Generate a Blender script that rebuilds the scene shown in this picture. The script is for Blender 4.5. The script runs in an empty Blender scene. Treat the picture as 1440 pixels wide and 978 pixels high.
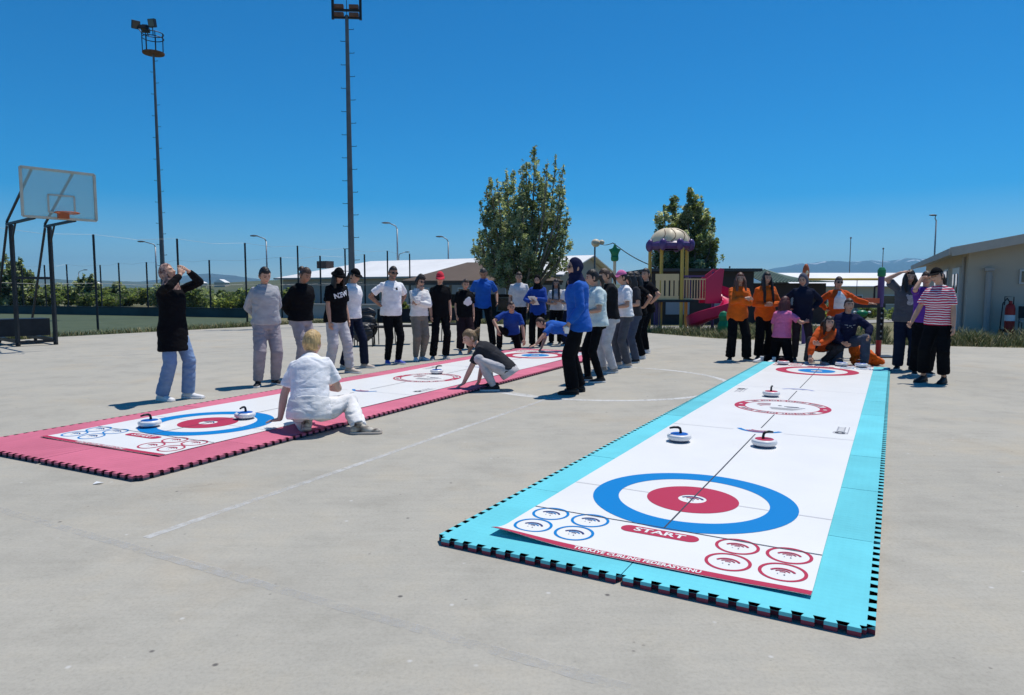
import bpy, bmesh, math, random
import numpy as np
from mathutils import Vector, Matrix, noise
from mathutils.bvhtree import BVHTree

R = math.radians
V = Vector
scene = bpy.context.scene
COL = scene.collection
random.seed(7)

# ------------------------------------------------------------------ camera
CAM_H = 1.336
PITCH = math.atan(81 / 962)
cd = bpy.data.cameras.new("camera")
cd.sensor_width = 36
cd.lens = 36 * 962 / 1440
cd.clip_start = 0.05
cd.clip_end = 40000
cam = bpy.data.objects.new("camera", cd)
COL.objects.link(cam)
cam.location = (0, 0, CAM_H)
cam.rotation_euler = (math.pi / 2 - PITCH, 0, 0)
scene.camera = cam


def ray(u, v):
    x = (u - 720) / 962
    y = (v - 489) / 962
    return V((x, math.cos(PITCH) - y * math.sin(PITCH), -math.sin(PITCH) - y * math.cos(PITCH)))


def at(u, v, D):
    "point seen at photo pixel (u, v) standing D metres ahead"
    r = ray(u, v)
    return V((0, 0, CAM_H)) + r * (D / r.y)


def gp(u, v, z=0.0):
    r = ray(u, v)
    return V((0, 0, CAM_H)) + r * ((z - CAM_H) / r.z)


# ------------------------------------------------------------------ materials
MATS = {}


def nt_new(name):
    m = bpy.data.materials.new(name)
    m.use_nodes = True
    n = m.node_tree
    b = n.nodes["Principled BSDF"]
    MATS[name] = m
    return m, n, b


def mat(name, col, rough=0.7, metal=0.0, var=0.0, vscale=6.0, bump=0.0, bscale=40.0, col2=None, spec=0.35, sheen=0.0,
        stretch=(1, 1, 1), detail=4.0):
    m, n, b = nt_new(name)
    b.inputs["Roughness"].default_value = rough
    b.inputs["Metallic"].default_value = metal
    b.inputs["Specular IOR Level"].default_value = spec
    if sheen:
        b.inputs["Sheen Weight"].default_value = sheen
        b.inputs["Sheen Roughness"].default_value = 0.6
    c = (*col, 1)
    b.inputs["Base Color"].default_value = c
    tc = n.nodes.new("ShaderNodeTexCoord")
    mp = n.nodes.new("ShaderNodeMapping")
    mp.inputs["Scale"].default_value = stretch
    n.links.new(tc.outputs["Object"], mp.inputs["Vector"])
    if var or col2:
        t = n.nodes.new("ShaderNodeTexNoise")
        t.inputs["Scale"].default_value = vscale
        t.inputs["Detail"].default_value = detail
        t.inputs["Roughness"].default_value = 0.6
        n.links.new(mp.outputs[0], t.inputs["Vector"])
        r = n.nodes.new("ShaderNodeValToRGB")
        r.color_ramp.elements[0].position = 0.33
        r.color_ramp.elements[1].position = 0.67
        c2 = col2 if col2 else tuple(min(1, x * (1 + var)) for x in col)
        c1 = col if col2 else tuple(x * (1 - var) for x in col)
        r.color_ramp.elements[0].color = (*c1, 1)
        r.color_ramp.elements[1].color = (*c2, 1)
        n.links.new(t.outputs["Fac"], r.inputs[0])
        n.links.new(r.outputs[0], b.inputs["Base Color"])
    if bump:
        t2 = n.nodes.new("ShaderNodeTexNoise")
        t2.inputs["Scale"].default_value = bscale
        t2.inputs["Detail"].default_value = 5
        n.links.new(mp.outputs[0], t2.inputs["Vector"])
        bp = n.nodes.new("ShaderNodeBump")
        bp.inputs["Strength"].default_value = bump
        bp.inputs["Distance"].default_value = 0.01
        n.links.new(t2.outputs["Fac"], bp.inputs["Height"])
        n.links.new(bp.outputs[0], b.inputs["Normal"])
    return m


def cloth(name, col, var=0.12, rough=0.9, bump=0.5):
    return mat(name, col, rough=rough, var=var, vscale=9, bump=bump, bscale=22, spec=0.15 if max(col) > .05 else .07, sheen=0.06 if max(col) > .05 else 0.0, stretch=(1, 1, 1.7))


# ------------------------------------------------------------------ mesh builder
class MB:
    def __init__(s):
        s.v = []
        s.f = []
        s.m = []

    def add(s, verts, faces, mi=0):
        o = len(s.v)
        s.v += [tuple(p) for p in verts]
        s.f += [tuple(o + i for i in f) for f in faces]
        if isinstance(mi, int):
            s.m += [mi] * len(faces)
        else:
            s.m += list(mi)
        return s

    def box(s, c, d, rz=0.0, mi=0, M=None):
        hx, hy, hz = d[0] / 2, d[1] / 2, d[2] / 2
        vs = [V((x, y, z)) for x in (-hx, hx) for y in (-hy, hy) for z in (-hz, hz)]
        if M is None:
            M = Matrix.Rotation(rz, 3, 'Z')
        vs = [M @ p + V(c) for p in vs]
        s.add(vs, [(0, 1, 3, 2), (4, 6, 7, 5), (0, 4, 5, 1), (2, 3, 7, 6), (0, 2, 6, 4), (1, 5, 7, 3)], mi)
        return s

    def bar(s, a, b, w, t=None, mi=0, up=(0, 0, 1)):
        "rectangular bar from a to b"
        a = V(a)
        b = V(b)
        t = t or w
        d = (b - a).normalized()
        u = V(up)
        if abs(d.dot(u)) > 0.98:
            u = V((1, 0, 0))
        x = d.cross(u).normalized() * (w / 2)
        y = x.cross(d).normalized() * (t / 2)
        vs = [a - x - y, a + x - y, a + x + y, a - x + y, b - x - y, b + x - y, b + x + y, b - x + y]
        s.add(vs, [(3, 2, 1, 0), (4, 5, 6, 7), (0, 1, 5, 4), (1, 2, 6, 5), (2, 3, 7, 6), (3, 0, 4, 7)], mi)
        return s

    def tube(s, pts, rad, n=10, mi=0, caps=True, ref=None, flat=1.0):
        "swept tube; rad = number or list of numbers / (rx, ry); ref = direction of the rx axis"
        pts = [V(p) for p in pts]
        k = len(pts)
        if isinstance(rad, (int, float)):
            rad = [rad] * k
        rings = []
        X = None
        for i, p in enumerate(pts):
            if i == 0:
                d = pts[1] - p
            elif i == k - 1:
                d = p - pts[i - 1]
            else:
                d = (pts[i + 1] - p).normalized() + (p - pts[i - 1]).normalized()
            if d.length < 1e-9:
                d = V((0, 0, 1))
            d.normalize()
            if X is None:
                r0 = V(ref) if ref is not None else (V((1, 0, 0)) if abs(d.x) < 0.8 else V((0, 1, 0)))
                X = (r0 - d * r0.dot(d)).normalized()
            else:
                X = (X - d * X.dot(d)).normalized()
            Y = d.cross(X)
            r = rad[i]
            rx, ry = r if isinstance(r, (tuple, list)) else (r, r * flat)
            rings.append([p + X * (rx * math.cos(2 * math.pi * j / n)) + Y * (ry * math.sin(2 * math.pi * j / n)) for j in range(n)])
        return s.rings(rings, mi, caps)

    def rings(s, rings, mi=0, caps=True, closed=True):
        n = len(rings[0])
        vs = [p for r in rings for p in r]
        fs = []
        for i in range(len(rings) - 1):
            for j in range(n if closed else n - 1):
                a = i * n + j
                b = i * n + (j + 1) % n
                fs.append((a, b, b + n, a + n))
        if caps:
            fs.append(tuple(reversed(range(n))))
            fs.append(tuple((len(rings) - 1) * n + j for j in range(n)))
        s.add(vs, fs, mi)
        return s

    def ell(s, c, r, M=None, nu=14, nv=9, mi=0):
        c = V(c)
        vs = [V((0, 0, -1))]
        for i in range(1, nv):
            t = math.pi * i / nv - math.pi / 2
            for j in range(nu):
                a = 2 * math.pi * j / nu
                vs.append(V((math.cos(t) * math.cos(a), math.cos(t) * math.sin(a), math.sin(t))))
        vs.append(V((0, 0, 1)))
        vs = [V((p.x * r[0], p.y * r[1], p.z * r[2])) for p in vs]
        if M is not None:
            vs = [M @ p for p in vs]
        vs = [p + c for p in vs]
        fs = []
        for j in range(nu):
            fs.append((0, 1 + (j + 1) % nu, 1 + j))
        for i in range(nv - 2):
            for j in range(nu):
                a = 1 + i * nu + j
                b = 1 + i * nu + (j + 1) % nu
                fs.append((a, b, b + nu, a + nu))
        top = len(vs) - 1
        o = 1 + (nv - 2) * nu
        for j in range(nu):
            fs.append((o + j, o + (j + 1) % nu, top))
        s.add(vs, fs, mi)
        return s

    def lathe(s, prof, c=(0, 0, 0), n=32, mi=0):
        "prof: list of (r, z) bottom to top; mi may be a list per segment"
        c = V(c)
        rings = [[c + V((r * math.cos(2 * math.pi * j / n), r * math.sin(2 * math.pi * j / n), z)) for j in range(n)] for r, z in prof]
        for i in range(len(prof) - 1):
            s.rings(rings[i:i + 2], mi if isinstance(mi, int) else mi[i], caps=False)
        return s

    def poly(s, pts, mi=0):
        s.add(pts, [tuple(range(len(pts)))], mi)
        return s

    def prism(s, pts, h, mi=0, mside=None, mbot=None):
        "extrude a counter-clockwise polygon (world points) along vector h"
        n = len(pts)
        h = V(h)
        pts = [V(p) for p in pts]
        vs = pts + [p + h for p in pts]
        s.add(vs, [tuple(range(n, 2 * n))], mi)
        s.add(vs, [tuple(reversed(range(n)))], mi if mbot is None else mbot)
        s.add(vs, [(i, (i + 1) % n, n + (i + 1) % n, n + i) for i in range(n)], mi if mside is None else mside)
        return s

    def mesh(s, name, mats=()):
        me = bpy.data.meshes.new(name)
        me.from_pydata(s.v, [], s.f)
        for m in mats:
            me.materials.append(MATS[m] if isinstance(m, str) else m)
        me.polygons.foreach_set("material_index", s.m)
        me.update()
        return me

    def build(s, name, mats, parent=None, smooth=False, loc=None, angle=None):
        if isinstance(mats, str):
            mats = [mats]
        me = s.mesh(name, mats)
        if smooth:
            me.polygons.foreach_set("use_smooth", [True] * len(me.polygons))
            if angle:
                me.set_sharp_from_angle(angle=R(angle))
        return link(name, me, parent)


def link(name, me, parent=None):
    o = bpy.data.objects.new(name, me)
    COL.objects.link(o)
    if parent is not None:
        o.parent = parent
    return o


def tag(o, label=None, cat=None, group=None, kind=None):
    if label:
        o["label"] = label
    if cat:
        o["category"] = cat
    if group:
        o["group"] = group
    if kind:
        o["kind"] = kind
    return o


def thing(name, label, cat, loc=(0, 0, 0), rz=0.0, group=None):
    o = bpy.data.objects.new(name, None)
    o.empty_display_size = 0.2
    COL.objects.link(o)
    o.location = loc
    o.rotation_euler = (0, 0, rz)
    return tag(o, label, cat, group)


def dup(root, loc, rz, label=None):
    r = root.copy()
    COL.objects.link(r)
    r.location = loc
    r.rotation_euler = (0, 0, rz)
    if label:
        r["label"] = label

    def kids(o, p):
        for ch in list(o.children):
            c = ch.copy()
            COL.objects.link(c)
            c.parent = p
            kids(ch, c)
    kids(root, r)
    return r


TMP = bpy.data.scenes.new("scratch")


def scratch_graph():
    vl = TMP.view_layers[0]
    vl.update()
    dg = vl.depsgraph
    if dg is None:
        with bpy.context.temp_override(scene=TMP, view_layer=vl):
            dg = bpy.context.evaluated_depsgraph_get()
    dg.update()
    return dg



def remesh(mb, voxel, smooth=3, factor=0.5, wr=0.0, wf=(9, 9, 14), seed=0.0):
    "merge overlapping closed shapes into one continuous surface"
    me = mb.mesh("tmp")
    ob = bpy.data.objects.new("tmp", me)
    TMP.collection.objects.link(ob)
    md = ob.modifiers.new("r", 'REMESH')
    md.mode = 'VOXEL'
    md.voxel_size = voxel
    if smooth:
        sm = ob.modifiers.new("s", 'SMOOTH')
        sm.factor = factor
        sm.iterations = smooth
    dg = scratch_graph()
    out = bpy.data.meshes.new_from_object(ob.evaluated_get(dg))
    bpy.data.objects.remove(ob)
    bpy.data.meshes.remove(me)
    if wr:
        off = V((seed * 7.3, seed * 3.1, seed * 5.7))
        nrm = np.empty(len(out.vertices) * 3, dtype=np.float32)
        out.vertices.foreach_get("normal", nrm)
        nrm = nrm.reshape(-1, 3)
        cos = np.empty(len(out.vertices) * 3, dtype=np.float32)
        out.vertices.foreach_get("co", cos)
        cos = cos.reshape(-1, 3)
        for i in range(len(cos)):
            p = cos[i]
            q = V((p[0] * wf[0] + p[2] * wf[2] * .3, p[1] * wf[1], p[2] * wf[2] - p[0] * wf[0] * .5)) + off
            n1 = noise.noise(q)
            n2 = noise.noise(q * 1.7 + V((9, 2, 4)))
            n3 = noise.noise(V((p[0] * 5, p[1] * 5, p[2] * 4)) - off)
            cos[i] = p + nrm[i] * (wr * 1.5 * (0.12 - 0.66 * math.exp(-(n1 / .11) ** 2) * max(0.0, .35 + 1.6 * n3) + 0.40 * n2))
        out.vertices.foreach_set("co", cos.ravel())
        out.update()
    return out


def text_mb(mb, txt, size, mi, place, bold=0.0, sx=1.0):
    "flat lettering, centred; place(x, y) gives the 3-D point"
    cu = bpy.data.curves.new("t", 'FONT')
    cu.body = txt
    cu.size = size
    cu.align_x = 'CENTER'
    cu.align_y = 'CENTER'
    cu.offset = bold
    cu.resolution_u = 2
    ob = bpy.data.objects.new("t", cu)
    TMP.collection.objects.link(ob)
    dg = scratch_graph()
    me = bpy.data.meshes.new_from_object(ob.evaluated_get(dg))
    mb.add([place(v.co.x * sx, v.co.y) for v in me.vertices], [tuple(p.vertices) for p in me.polygons], mi)
    bpy.data.objects.remove(ob)
# ================================================================== people
def lerp(a, b, t):
    return a + (b - a) * t


def ik(a, b, l1, l2, hint):
    a = V(a)
    b = V(b)
    d = b - a
    L = d.length
    mx = (l1 + l2) * 0.995
    if L > mx:
        b = a + d * (mx / L)
        d = b - a
        L = mx
    L = max(L, abs(l1 - l2) * 1.05 + 1e-4)
    d.normalize()
    x = (L * L + l1 * l1 - l2 * l2) / (2 * L)
    h = math.sqrt(max(l1 * l1 - x * x, 0))
    hv = V(hint)
    hv = hv - d * hv.dot(d)
    if hv.length < 1e-5:
        hv = V((0, 1, 0))
    hv.normalize()
    return a + d * x + hv * h, b


TORSO = [(-0.14, .150, .108, -.012), (-0.07, .165, .122, -.016), (0, .166, .118, -.012), (.09, .146, .104, -.002), (.17, .132, .098, .002),
         (.27, .142, .112, .012), (.37, .155, .118, .012), (.43, .158, .106, .0), (.475, .128, .082, -.008), (.51, .085, .066, -.008), (.54, .062, .058, -.004)]


def tsec(t):
    T = TORSO
    if t <= T[0][0]:
        return T[0][1:]
    for a, b in zip(T, T[1:]):
        if t <= b[0]:
            k = (t - a[0]) / (b[0] - a[0])
            return tuple(lerp(a[i], b[i], k) for i in (1, 2, 3))
    return T[-1][1:]


def head_shape(d, male=False):
    "radius vector of the head surface for unit direction d (x right, y forward, z up)"
    x, y, z = d
    a, b, c = .073, .094, .116
    p = V((x * a, y * b, z * c))
    if p.z < 0:
        k = (-p.z / c)
        p.x *= 1 - .34 * k ** 1.6 * (1.0 if y > -0.2 else .5)
        if y < 0:
            p.y *= 1 - .45 * k
        else:
            p.y *= 1 + .02 * k
    if y > 0.1:
        f = lambda cx, cz, sx, sz: math.exp(-((abs(p.x) - cx) / sx) ** 2 - ((p.z - cz) / sz) ** 2)
        p.y -= .010 * f(.030, .010, .014, .011)          # eye sockets
        p.y += .005 * f(.028, .030, .022, .008)          # brows
        p.y += .024 * math.exp(-(p.x / .010) ** 2 - ((p.z + .024) / .013) ** 2) + .012 * math.exp(-(p.x / .009) ** 2 - ((p.z + .004) / .018) ** 2)
        p.y += .006 * math.exp(-(p.x / .020) ** 2 - ((p.z + .058) / .009) ** 2)
        p.y += .008 * math.exp(-(p.x / .022) ** 2 - ((p.z + .098) / .014) ** 2)
        p.y += .005 * f(.040, -.022, .016, .016)         # cheeks
    return p


def sphere_grid(fn, nu=40, nv=30):
    vs, fs, dirs = [], [], []
    for i in range(nv + 1):
        t = math.pi * i / nv - math.pi / 2
        for j in range(nu):
            a = 2 * math.pi * j / nu
            d = V((math.cos(t) * math.sin(a), math.cos(t) * math.cos(a), math.sin(t)))
            dirs.append(d)
            vs.append(fn(d))
    for i in range(nv):
        for j in range(nu):
            a = i * nu + j
            b = i * nu + (j + 1) % nu
            fs.append((b, a, a + nu, b + nu) if False else (a, a + nu, b + nu, b))
    return vs, fs, dirs


def smooth01(x):
    x = max(0, min(1, x))
    return x * x * (3 - 2 * x)


NP = 0


def person(label, x, y, face, H=1.66, z=0.0, skin='skin', girth=1.0, lean=3, ptilt=None, side=0, twist=0, pelvis=(0, 0, .925), head=(0, 8, 0),
           armL='down', armR='down', ankles=None, knees=None, toes=None, stance=.10, top=None, bottom=None, shoe='shoe_black', sole='rubber_white',
           hair=None, hat=None, scarf=None, glasses=None, group=None, vox=.013, beard=None, knee_hint=None, extra=None, shoe_s=1.0, female=True,
           handL=None, handR=None, foot_pitch=(0, 0)):
    global NP
    NP += 1
    seed = NP * 1.37
    S = H / 1.70
    root = thing('person', label, 'person', (x, y, z), -R(face), group)
    # ---------------- skeleton (1.70 m figure, forward +Y, its right +X)
    if ptilt is None:
        ptilt = lean * .45
    pel = V(pelvis)
    jr = random.Random(NP * 17 + 3)
    if ankles is None and pelvis == (0, 0, .925):
        # nobody stands perfectly straight: weight on one leg, one foot ahead, shoulders turned a little
        js = jr.choice((-1, 1))
        pel = V((js * jr.uniform(.012, .040), 0, .917))
        a_, b_ = jr.uniform(.01, .09), jr.uniform(-.06, .01)
        ankles = ((-stance * jr.uniform(.9, 1.2), a_ if js > 0 else b_, .085), (stance * jr.uniform(.9, 1.2), b_ if js > 0 else a_, .085))
        side -= js * jr.uniform(.5, 3.0)
        twist += jr.uniform(-7, 7)
        toes = toes or ((-jr.uniform(.05, .45), 1), (jr.uniform(.05, .45), 1))
        head = (head[0] + jr.uniform(-6, 6), head[1], head[2] + jr.uniform(-5, 5))

    def rot(l, tw=0.0, sd=0.0):
        return Matrix.Rotation(-R(tw), 3, 'Z') @ Matrix.Rotation(R(sd), 3, 'Y') @ Matrix.Rotation(-R(l), 3, 'X')
    SP = {}
    p = pel.copy()
    prev = 0.0
    ts = [round(.02 * i, 3) for i in range(0, 29)]
    for t in ts:
        k = smooth01(t / .34)
        M = rot(lerp(ptilt, lean, k), twist * k, side * k)
        p = p + M @ V((0, 0, t - prev))
        prev = t
        SP[t] = (p.copy(), M)

    def sp(t):
        if t <= 0:
            M0 = SP[0.0][1]
            return pel + M0 @ V((0, 0, t)), M0
        t = min(t, .56)
        k = min(int(t / .02), 27)
        a, b = SP[ts[k]], SP[ts[k + 1]]
        return a[0].lerp(b[0], (t - ts[k]) / .02), a[1]
    sw = .148 if female else .170
    sc, Mc = sp(.450)
    shR = sc + Mc @ V((sw, 0, 0))
    shL = sc + Mc @ V((-sw, 0, 0))
    nb, Mn = sp(.53)
    hy, hp, hr = head
    Mh = Matrix.Rotation(-R(hy), 3, 'Z') @ Matrix.Rotation(-R(hp), 3, 'X') @ Matrix.Rotation(R(hr), 3, 'Y')
    hc = nb + Mn @ V((0, .012, .045)) + Mh @ V((0, .018, .100))
    M0 = SP[0.0][1]
    hipR = pel + M0 @ V((.085, -.005, -.03))
    hipL = pel + M0 @ V((-.085, -.005, -.03))
    ank = ankles or ((-stance, 0.0, .085), (stance, -.02, .085))   # L, R
    kh = knee_hint or ((-.12, 1, .1), (.12, 1, .1))
    kL, aL = ik(hipL, ank[0], .425, .41, kh[0])
    kR, aR = ik(hipR, ank[1], .425, .41, kh[1])
    tdir = toes or ((-.2, 1), (.2, 1))
    # ---------------- arms
    wrists = {}
    for sd, spec, sh in ((-1, armL, shL), (1, armR, shR)):
        hv = V((sd * .35, -1, -.2))
        hd = None
        pn = None
        curl = 22
        if spec == 'down':
            w = sh + V((sd * .045, .045, -.51))
            hd = V((0, .12, -1))
        elif spec == 'hips':
            w = pel + M0 @ V((sd * .185, -.03, .10))
            hv = V((sd * 1, -.7, .1))
            hd = V((-sd * .45, .5, -.45))
            curl = 35
        elif spec == 'behind':
            w = pel + M0 @ V((sd * .05, -.165, .03))
            hv = V((sd * 1, -.35, 0))
            hd = V((-sd, -.2, -.2))
        elif spec == 'crossed':
            w = sp(.30)[0] + Mc @ V((-sd * .075, .185 + .02 * sd, -.01 + .025 * sd))
            hv = V((sd * 1, .15, -.5))
            hd = Mc @ V((-sd, .1, .05))
            curl = 12
        elif spec == 'front':
            w = sp(.16)[0] + Mc @ V((sd * .05, .20, 0))
            hv = V((sd * .8, -.6, -.3))
            hd = V((-sd * .5, .5, .1))
            curl = 40
        elif spec == 'chin':
            w = hc + Mh @ V((sd * .035, .125, -.155))
            hv = V((sd * .5, .4, -1))
            hd = Mh @ V((-sd * .15, -.35, 1))
            curl = 45
        elif spec == 'shade':
            w = hc + Mh @ V((sd * .125, .105, .055))
            hv = V((sd * .9, .55, .0))
            hd = Mh @ V((-sd, .05, .12))
            curl = 8
            pn = V((0, .3, -1))
        elif spec == 'head':
            w = hc + Mh @ V((sd * .15, .05, .07))
            hv = V((sd * 1, .1, -.1))
            hd = Mh @ V((-sd, -.1, .35))
            curl = 15
        else:
            w = V(spec['w'])
            hv = V(spec.get('e', hv))
            hd = V(spec['d']) if 'd' in spec else None
            pn = V(spec['n']) if 'n' in spec else None
            curl = spec.get('curl', 20)
        el, w = ik(sh, w, .285, .245, hv)
        if hd is None:
            hd = (w - el)
        hd = hd.normalized()
        if pn is None:
            pn = (pel + V((0, 0, .2)) - w)
        wrists[sd] = (sh, el, w, hd, pn, curl)
    # ---------------- body: one continuous skin mesh
    b = MB()
    g = girth
    rings = []
    for t in (-.09, -.05, 0, .08, .16, .26, .36, .43, .47, .50):
        hx, hyy, yc = tsec(t)
        c, M = sp(t)
        hx = hx * g * .88
        hyy = hyy * g * .86
        rings.append([c + M @ V((hx * math.cos(a), yc + hyy * math.sin(a), 0)) for a in [2 * math.pi * i / 18 for i in range(18)]])
    b.rings(rings)
    fg = lerp(1, g, .55)
    nk = .050 if female else .058
    b.tube([sp(.49)[0], nb, hc + Mh @ V((0, -.022, -.05)), hc + Mh @ V((0, -.01, .02))], [.06, nk, nk * .96, nk * .9], 14)
    for sd in (-1, 1):
        sh, el, w, hd, pn, curl = wrists[sd]
        b.tube([sp(.46)[0] + Mc @ V((sd * .06, 0, 0)), sh, sh.lerp(el, .35), el], [.036 * fg, .045 * fg, .042 * fg, .037 * fg], 12)
        mid = el.lerp(w, .35)
        b.tube([el, mid, w], [.037 * fg, .037 * fg, .025], 12)
        b.ell(el, (.037 * fg,) * 3)
        # palm
        pnn = (pn - hd * pn.dot(hd))
        pnn = pnn.normalized() if pnn.length > 1e-5 else V((0, -1, 0))
        ac = hd.cross(pnn).normalized()
        b.tube([w - hd * .01, w + hd * .02, w + hd * .055, w + hd * .088], [(.026, .019), (.032, .017), (.041, .016), (.038, .012)], 12, ref=ac)
    for hip, kn, an in ((hipL, kL, aL), (hipR, kR, aR)):
        b.tube([hip + V((0, 0, .03)), hip.lerp(kn, .4), kn], [.072 * g, .066 * fg, .048], 12)
        b.ell(kn, (.048,) * 3)
        b.tube([kn, kn.lerp(an, .3), an, an + V((0, 0, -.03))], [.047, .047 * fg, .031, .03], 12)
    me = remesh(b, .0095, 4)
    # head, ears and fingers, same mesh
    b2 = MB()
    vs, fs, dirs = sphere_grid(lambda d: head_shape(d), 44, 34)
    vs0 = vs
    mi = []
    for f in fs:
        c = sum((vs0[i] for i in f), V()) / 4
        m_ = 0
        if c.y > .045:
            ex = abs(c.x) - .030
            if (ex / .0135) ** 2 + ((c.z - .009) / .0055) ** 2 < 1:
                m_ = 1 if abs(ex) < .007 else 3
            elif abs(abs(c.x) - .031) < .019 and abs(c.z - .0275 + abs(ex) * .15) < .0045:
                m_ = 1
            elif abs(c.x) < .024 and abs(c.z + .058) < .0075 * (1 - (c.x / .03) ** 2) + .001:
                m_ = 2
            if beard and (c.z < -.035) and m_ == 0:
                m_ = 4
        elif beard and c.z < -.03 and c.y > -.01:
            m_ = 4
        mi.append(m_)
    b2.add([hc + Mh @ q for q in vs], fs, mi)
    for sd in (-1, 1):
        b2.ell(hc + Mh @ V((sd * .075, -.010, -.008)), (.010, .020, .032), Mh @ Matrix.Rotation(sd * .3, 3, 'Z'), 10, 8)
        sh, el, w, hd, pn, curl = wrists[sd]
        pnn = (pn - hd * pn.dot(hd))
        pnn = pnn.normalized() if pnn.length > 1e-5 else V((0, -1, 0))
        ac = hd.cross(pnn).normalized()
        # thumb side: towards the front of the body
        ths = 1 if (ac.dot(V((0, 1, 0))) + .4 * ac.dot(V((-sd, 0, 0)))) > 0 else -1
        for q, (kx, ln) in enumerate(((.029, .066), (.010, .075), (-.010, .070), (-.028, .054))):
            pt = w + hd * (.078 - .004 * abs(q - 1)) + ac * (kx * ths)
            dr = (hd + ac * (kx * ths * 1.5)).normalized()
            pts = [pt]
            for s_, fr in ((0, .45), (1, .32), (2, .23)):
                an_ = R(curl * (s_ + .6) * (1 + .12 * q))
                dd = (dr * math.cos(an_) + pnn * math.sin(an_))
                pts.append(pts[-1] + dd * (ln * fr))
            b2.tube(pts, [.0092, .0088, .0080, .0055], 7)
        pt = w + hd * .030 + ac * (ths * .026)
        dd = (hd * .75 + ac * (ths * .62) + pnn * .25).normalized()
        d2 = (hd * .95 + ac * (ths * .2) + pnn * .35).normalized()
        b2.tube([pt - dd * .012, pt + dd * .030, pt + dd * .030 + d2 * .028], [.013, .0105, .0065], 7)
    me2 = b2.mesh("t2")
    bm = bmesh.new()
    bm.from_mesh(me)
    n0 = len(bm.faces)
    bm.from_mesh(me2)
    bmesh.ops.scale(bm, vec=(S, S, S), verts=bm.verts)
    bod = bpy.data.meshes.new("body")
    bm.to_mesh(bod)
    bm.free()
    for m_ in (skin, 'eye_dark', 'lip', 'eye_white', 'stubble'):
        bod.materials.append(MATS[m_])
    bod.polygons.foreach_set("use_smooth", [True] * len(bod.polygons))
    link('body', bod, root)

    def emit(name, meshdata, m_, sub=None):
        for vtx in meshdata.vertices:
            vtx.co = vtx.co * S
        for q in ([m_] if isinstance(m_, str) else m_):
            meshdata.materials.append(MATS[q])
        meshdata.polygons.foreach_set("use_smooth", [True] * len(meshdata.polygons))
        meshdata.update()
        meshdata.name = name
        return link(name, meshdata, sub or root)

    # ---------------- trousers
    bt = dict(r=(.088, .070, .056), end=.97, loose=.012, mat='cloth_black', wr=.007)
    bt.update(bottom or {})
    b = MB()
    rings = []
    top_t = bt.get('waist', .11)
    for t in (-.10, -.06, -.02, .03, .07, top_t):
        hx, hyy, yc = tsec(t)
        c, M = sp(t)
        rings.append([c + M @ V(((hx * g + bt['loose']) * math.cos(a), yc + (hyy * g + bt['loose']) * math.sin(a), 0)) for a in
                      [2 * math.pi * i / 20 for i in range(20)]])
    b.rings(rings)
    for hip, kn, an in ((hipL, kL, aL), (hipR, kR, aR)):
        r0, r1, r2 = bt['r']
        r0, r1 = r0 * g, r1 * fg
        e = bt['end']
        end = kn.lerp(an, e)
        if e > .9:
            end = end + V((0, 0, -.02))
        b.tube([hip + V((0, 0, .02)), hip.lerp(kn, .45), kn, kn.lerp(end, .5), end], [r0, lerp(r0, r1, .45), r1, lerp(r1, r2, .45), r2], 14)
        b.ell(kn, (r1 * .99,) * 3)
    emit('trousers', remesh(b, vox, 3, wr=bt['wr'], wf=(4.5, 4.5, 15), seed=seed), bt['mat'])

    # ---------------- top
    tp = dict(mat='cloth_white', sleeve='short', hem=-.06, loose=.022, belly=0.0, name='t_shirt', wr=.007, flare=0.0, sr=1.0)
    tp.update(top or {})
    b = MB()
    rings = []
    hem = tp['hem']
    tt = [hem + (.05 - hem) * i / 5 for i in range(5)] + [.05, .12, .20, .28, .36, .42, .46, .49, .515, .535]
    for t in tt:
        hx, hyy, yc = tsec(t)
        c, M = sp(t)
        lo = tp['loose']
        if t < 0:
            lo += tp['flare'] * (-t)
        if t > .46:
            lo *= .5
        # clothes hang straight from bust and back over the waist
        if .03 < t < .30:
            hx = max(hx, .142)
            hyy = max(hyy, .102)
        be = tp['belly'] * math.exp(-((t - .10) / .13) ** 2)
        hx = hx * g + lo + be * .4
        rings.append([c + M @ V((hx * math.cos(a), yc + (hyy * g + lo + (be if math.sin(a) > 0 else be * .2)) * math.sin(a), 0)) for a in
                      [2 * math.pi * i / 24 for i in range(24)]])
    b.rings(rings)
    for sd in (-1, 1):
        sh, el, w, hd, pn, curl = wrists[sd]
        k = fg * tp['sr']
        st = sp(.478)[0] + Mc @ V((sd * .062, -.006, 0))
        s0 = sh + Mc @ V((-sd * .004, 0, .0))
        if tp['sleeve'] == 'short':
            b.tube([st, s0, sh.lerp(el, .4), sh.lerp(el, .74)], [.044 * fg, .060 * k, .062 * k, .066 * k], 14)
        elif tp['sleeve'] == 'long':
            b.tube([st, s0, sh.lerp(el, .5), el], [.044 * fg, .060 * k, .058 * k, .054 * k], 14)
            b.ell(el, (.054 * k,) * 3)
            b.tube([el, el.lerp(w, .55), el.lerp(w, .93)], [.054 * k, .050 * k, .039], 14)
        else:
            b.tube([st, s0, sh.lerp(el, .15)], [.056 * fg, .058 * k, .056 * k], 14)
    if scarf and scarf.get('hood'):
        b.tube([sp(.50)[0] + Mc @ V((0, -.02, 0)), nb + Mc @ V((0, -.01, .03))], [.088, .07], 14)
    shirt = emit(tp['name'], remesh(b, vox, 3, wr=tp['wr'], wf=(5, 5, 12), seed=seed + 3), tp['mat'])

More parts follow.
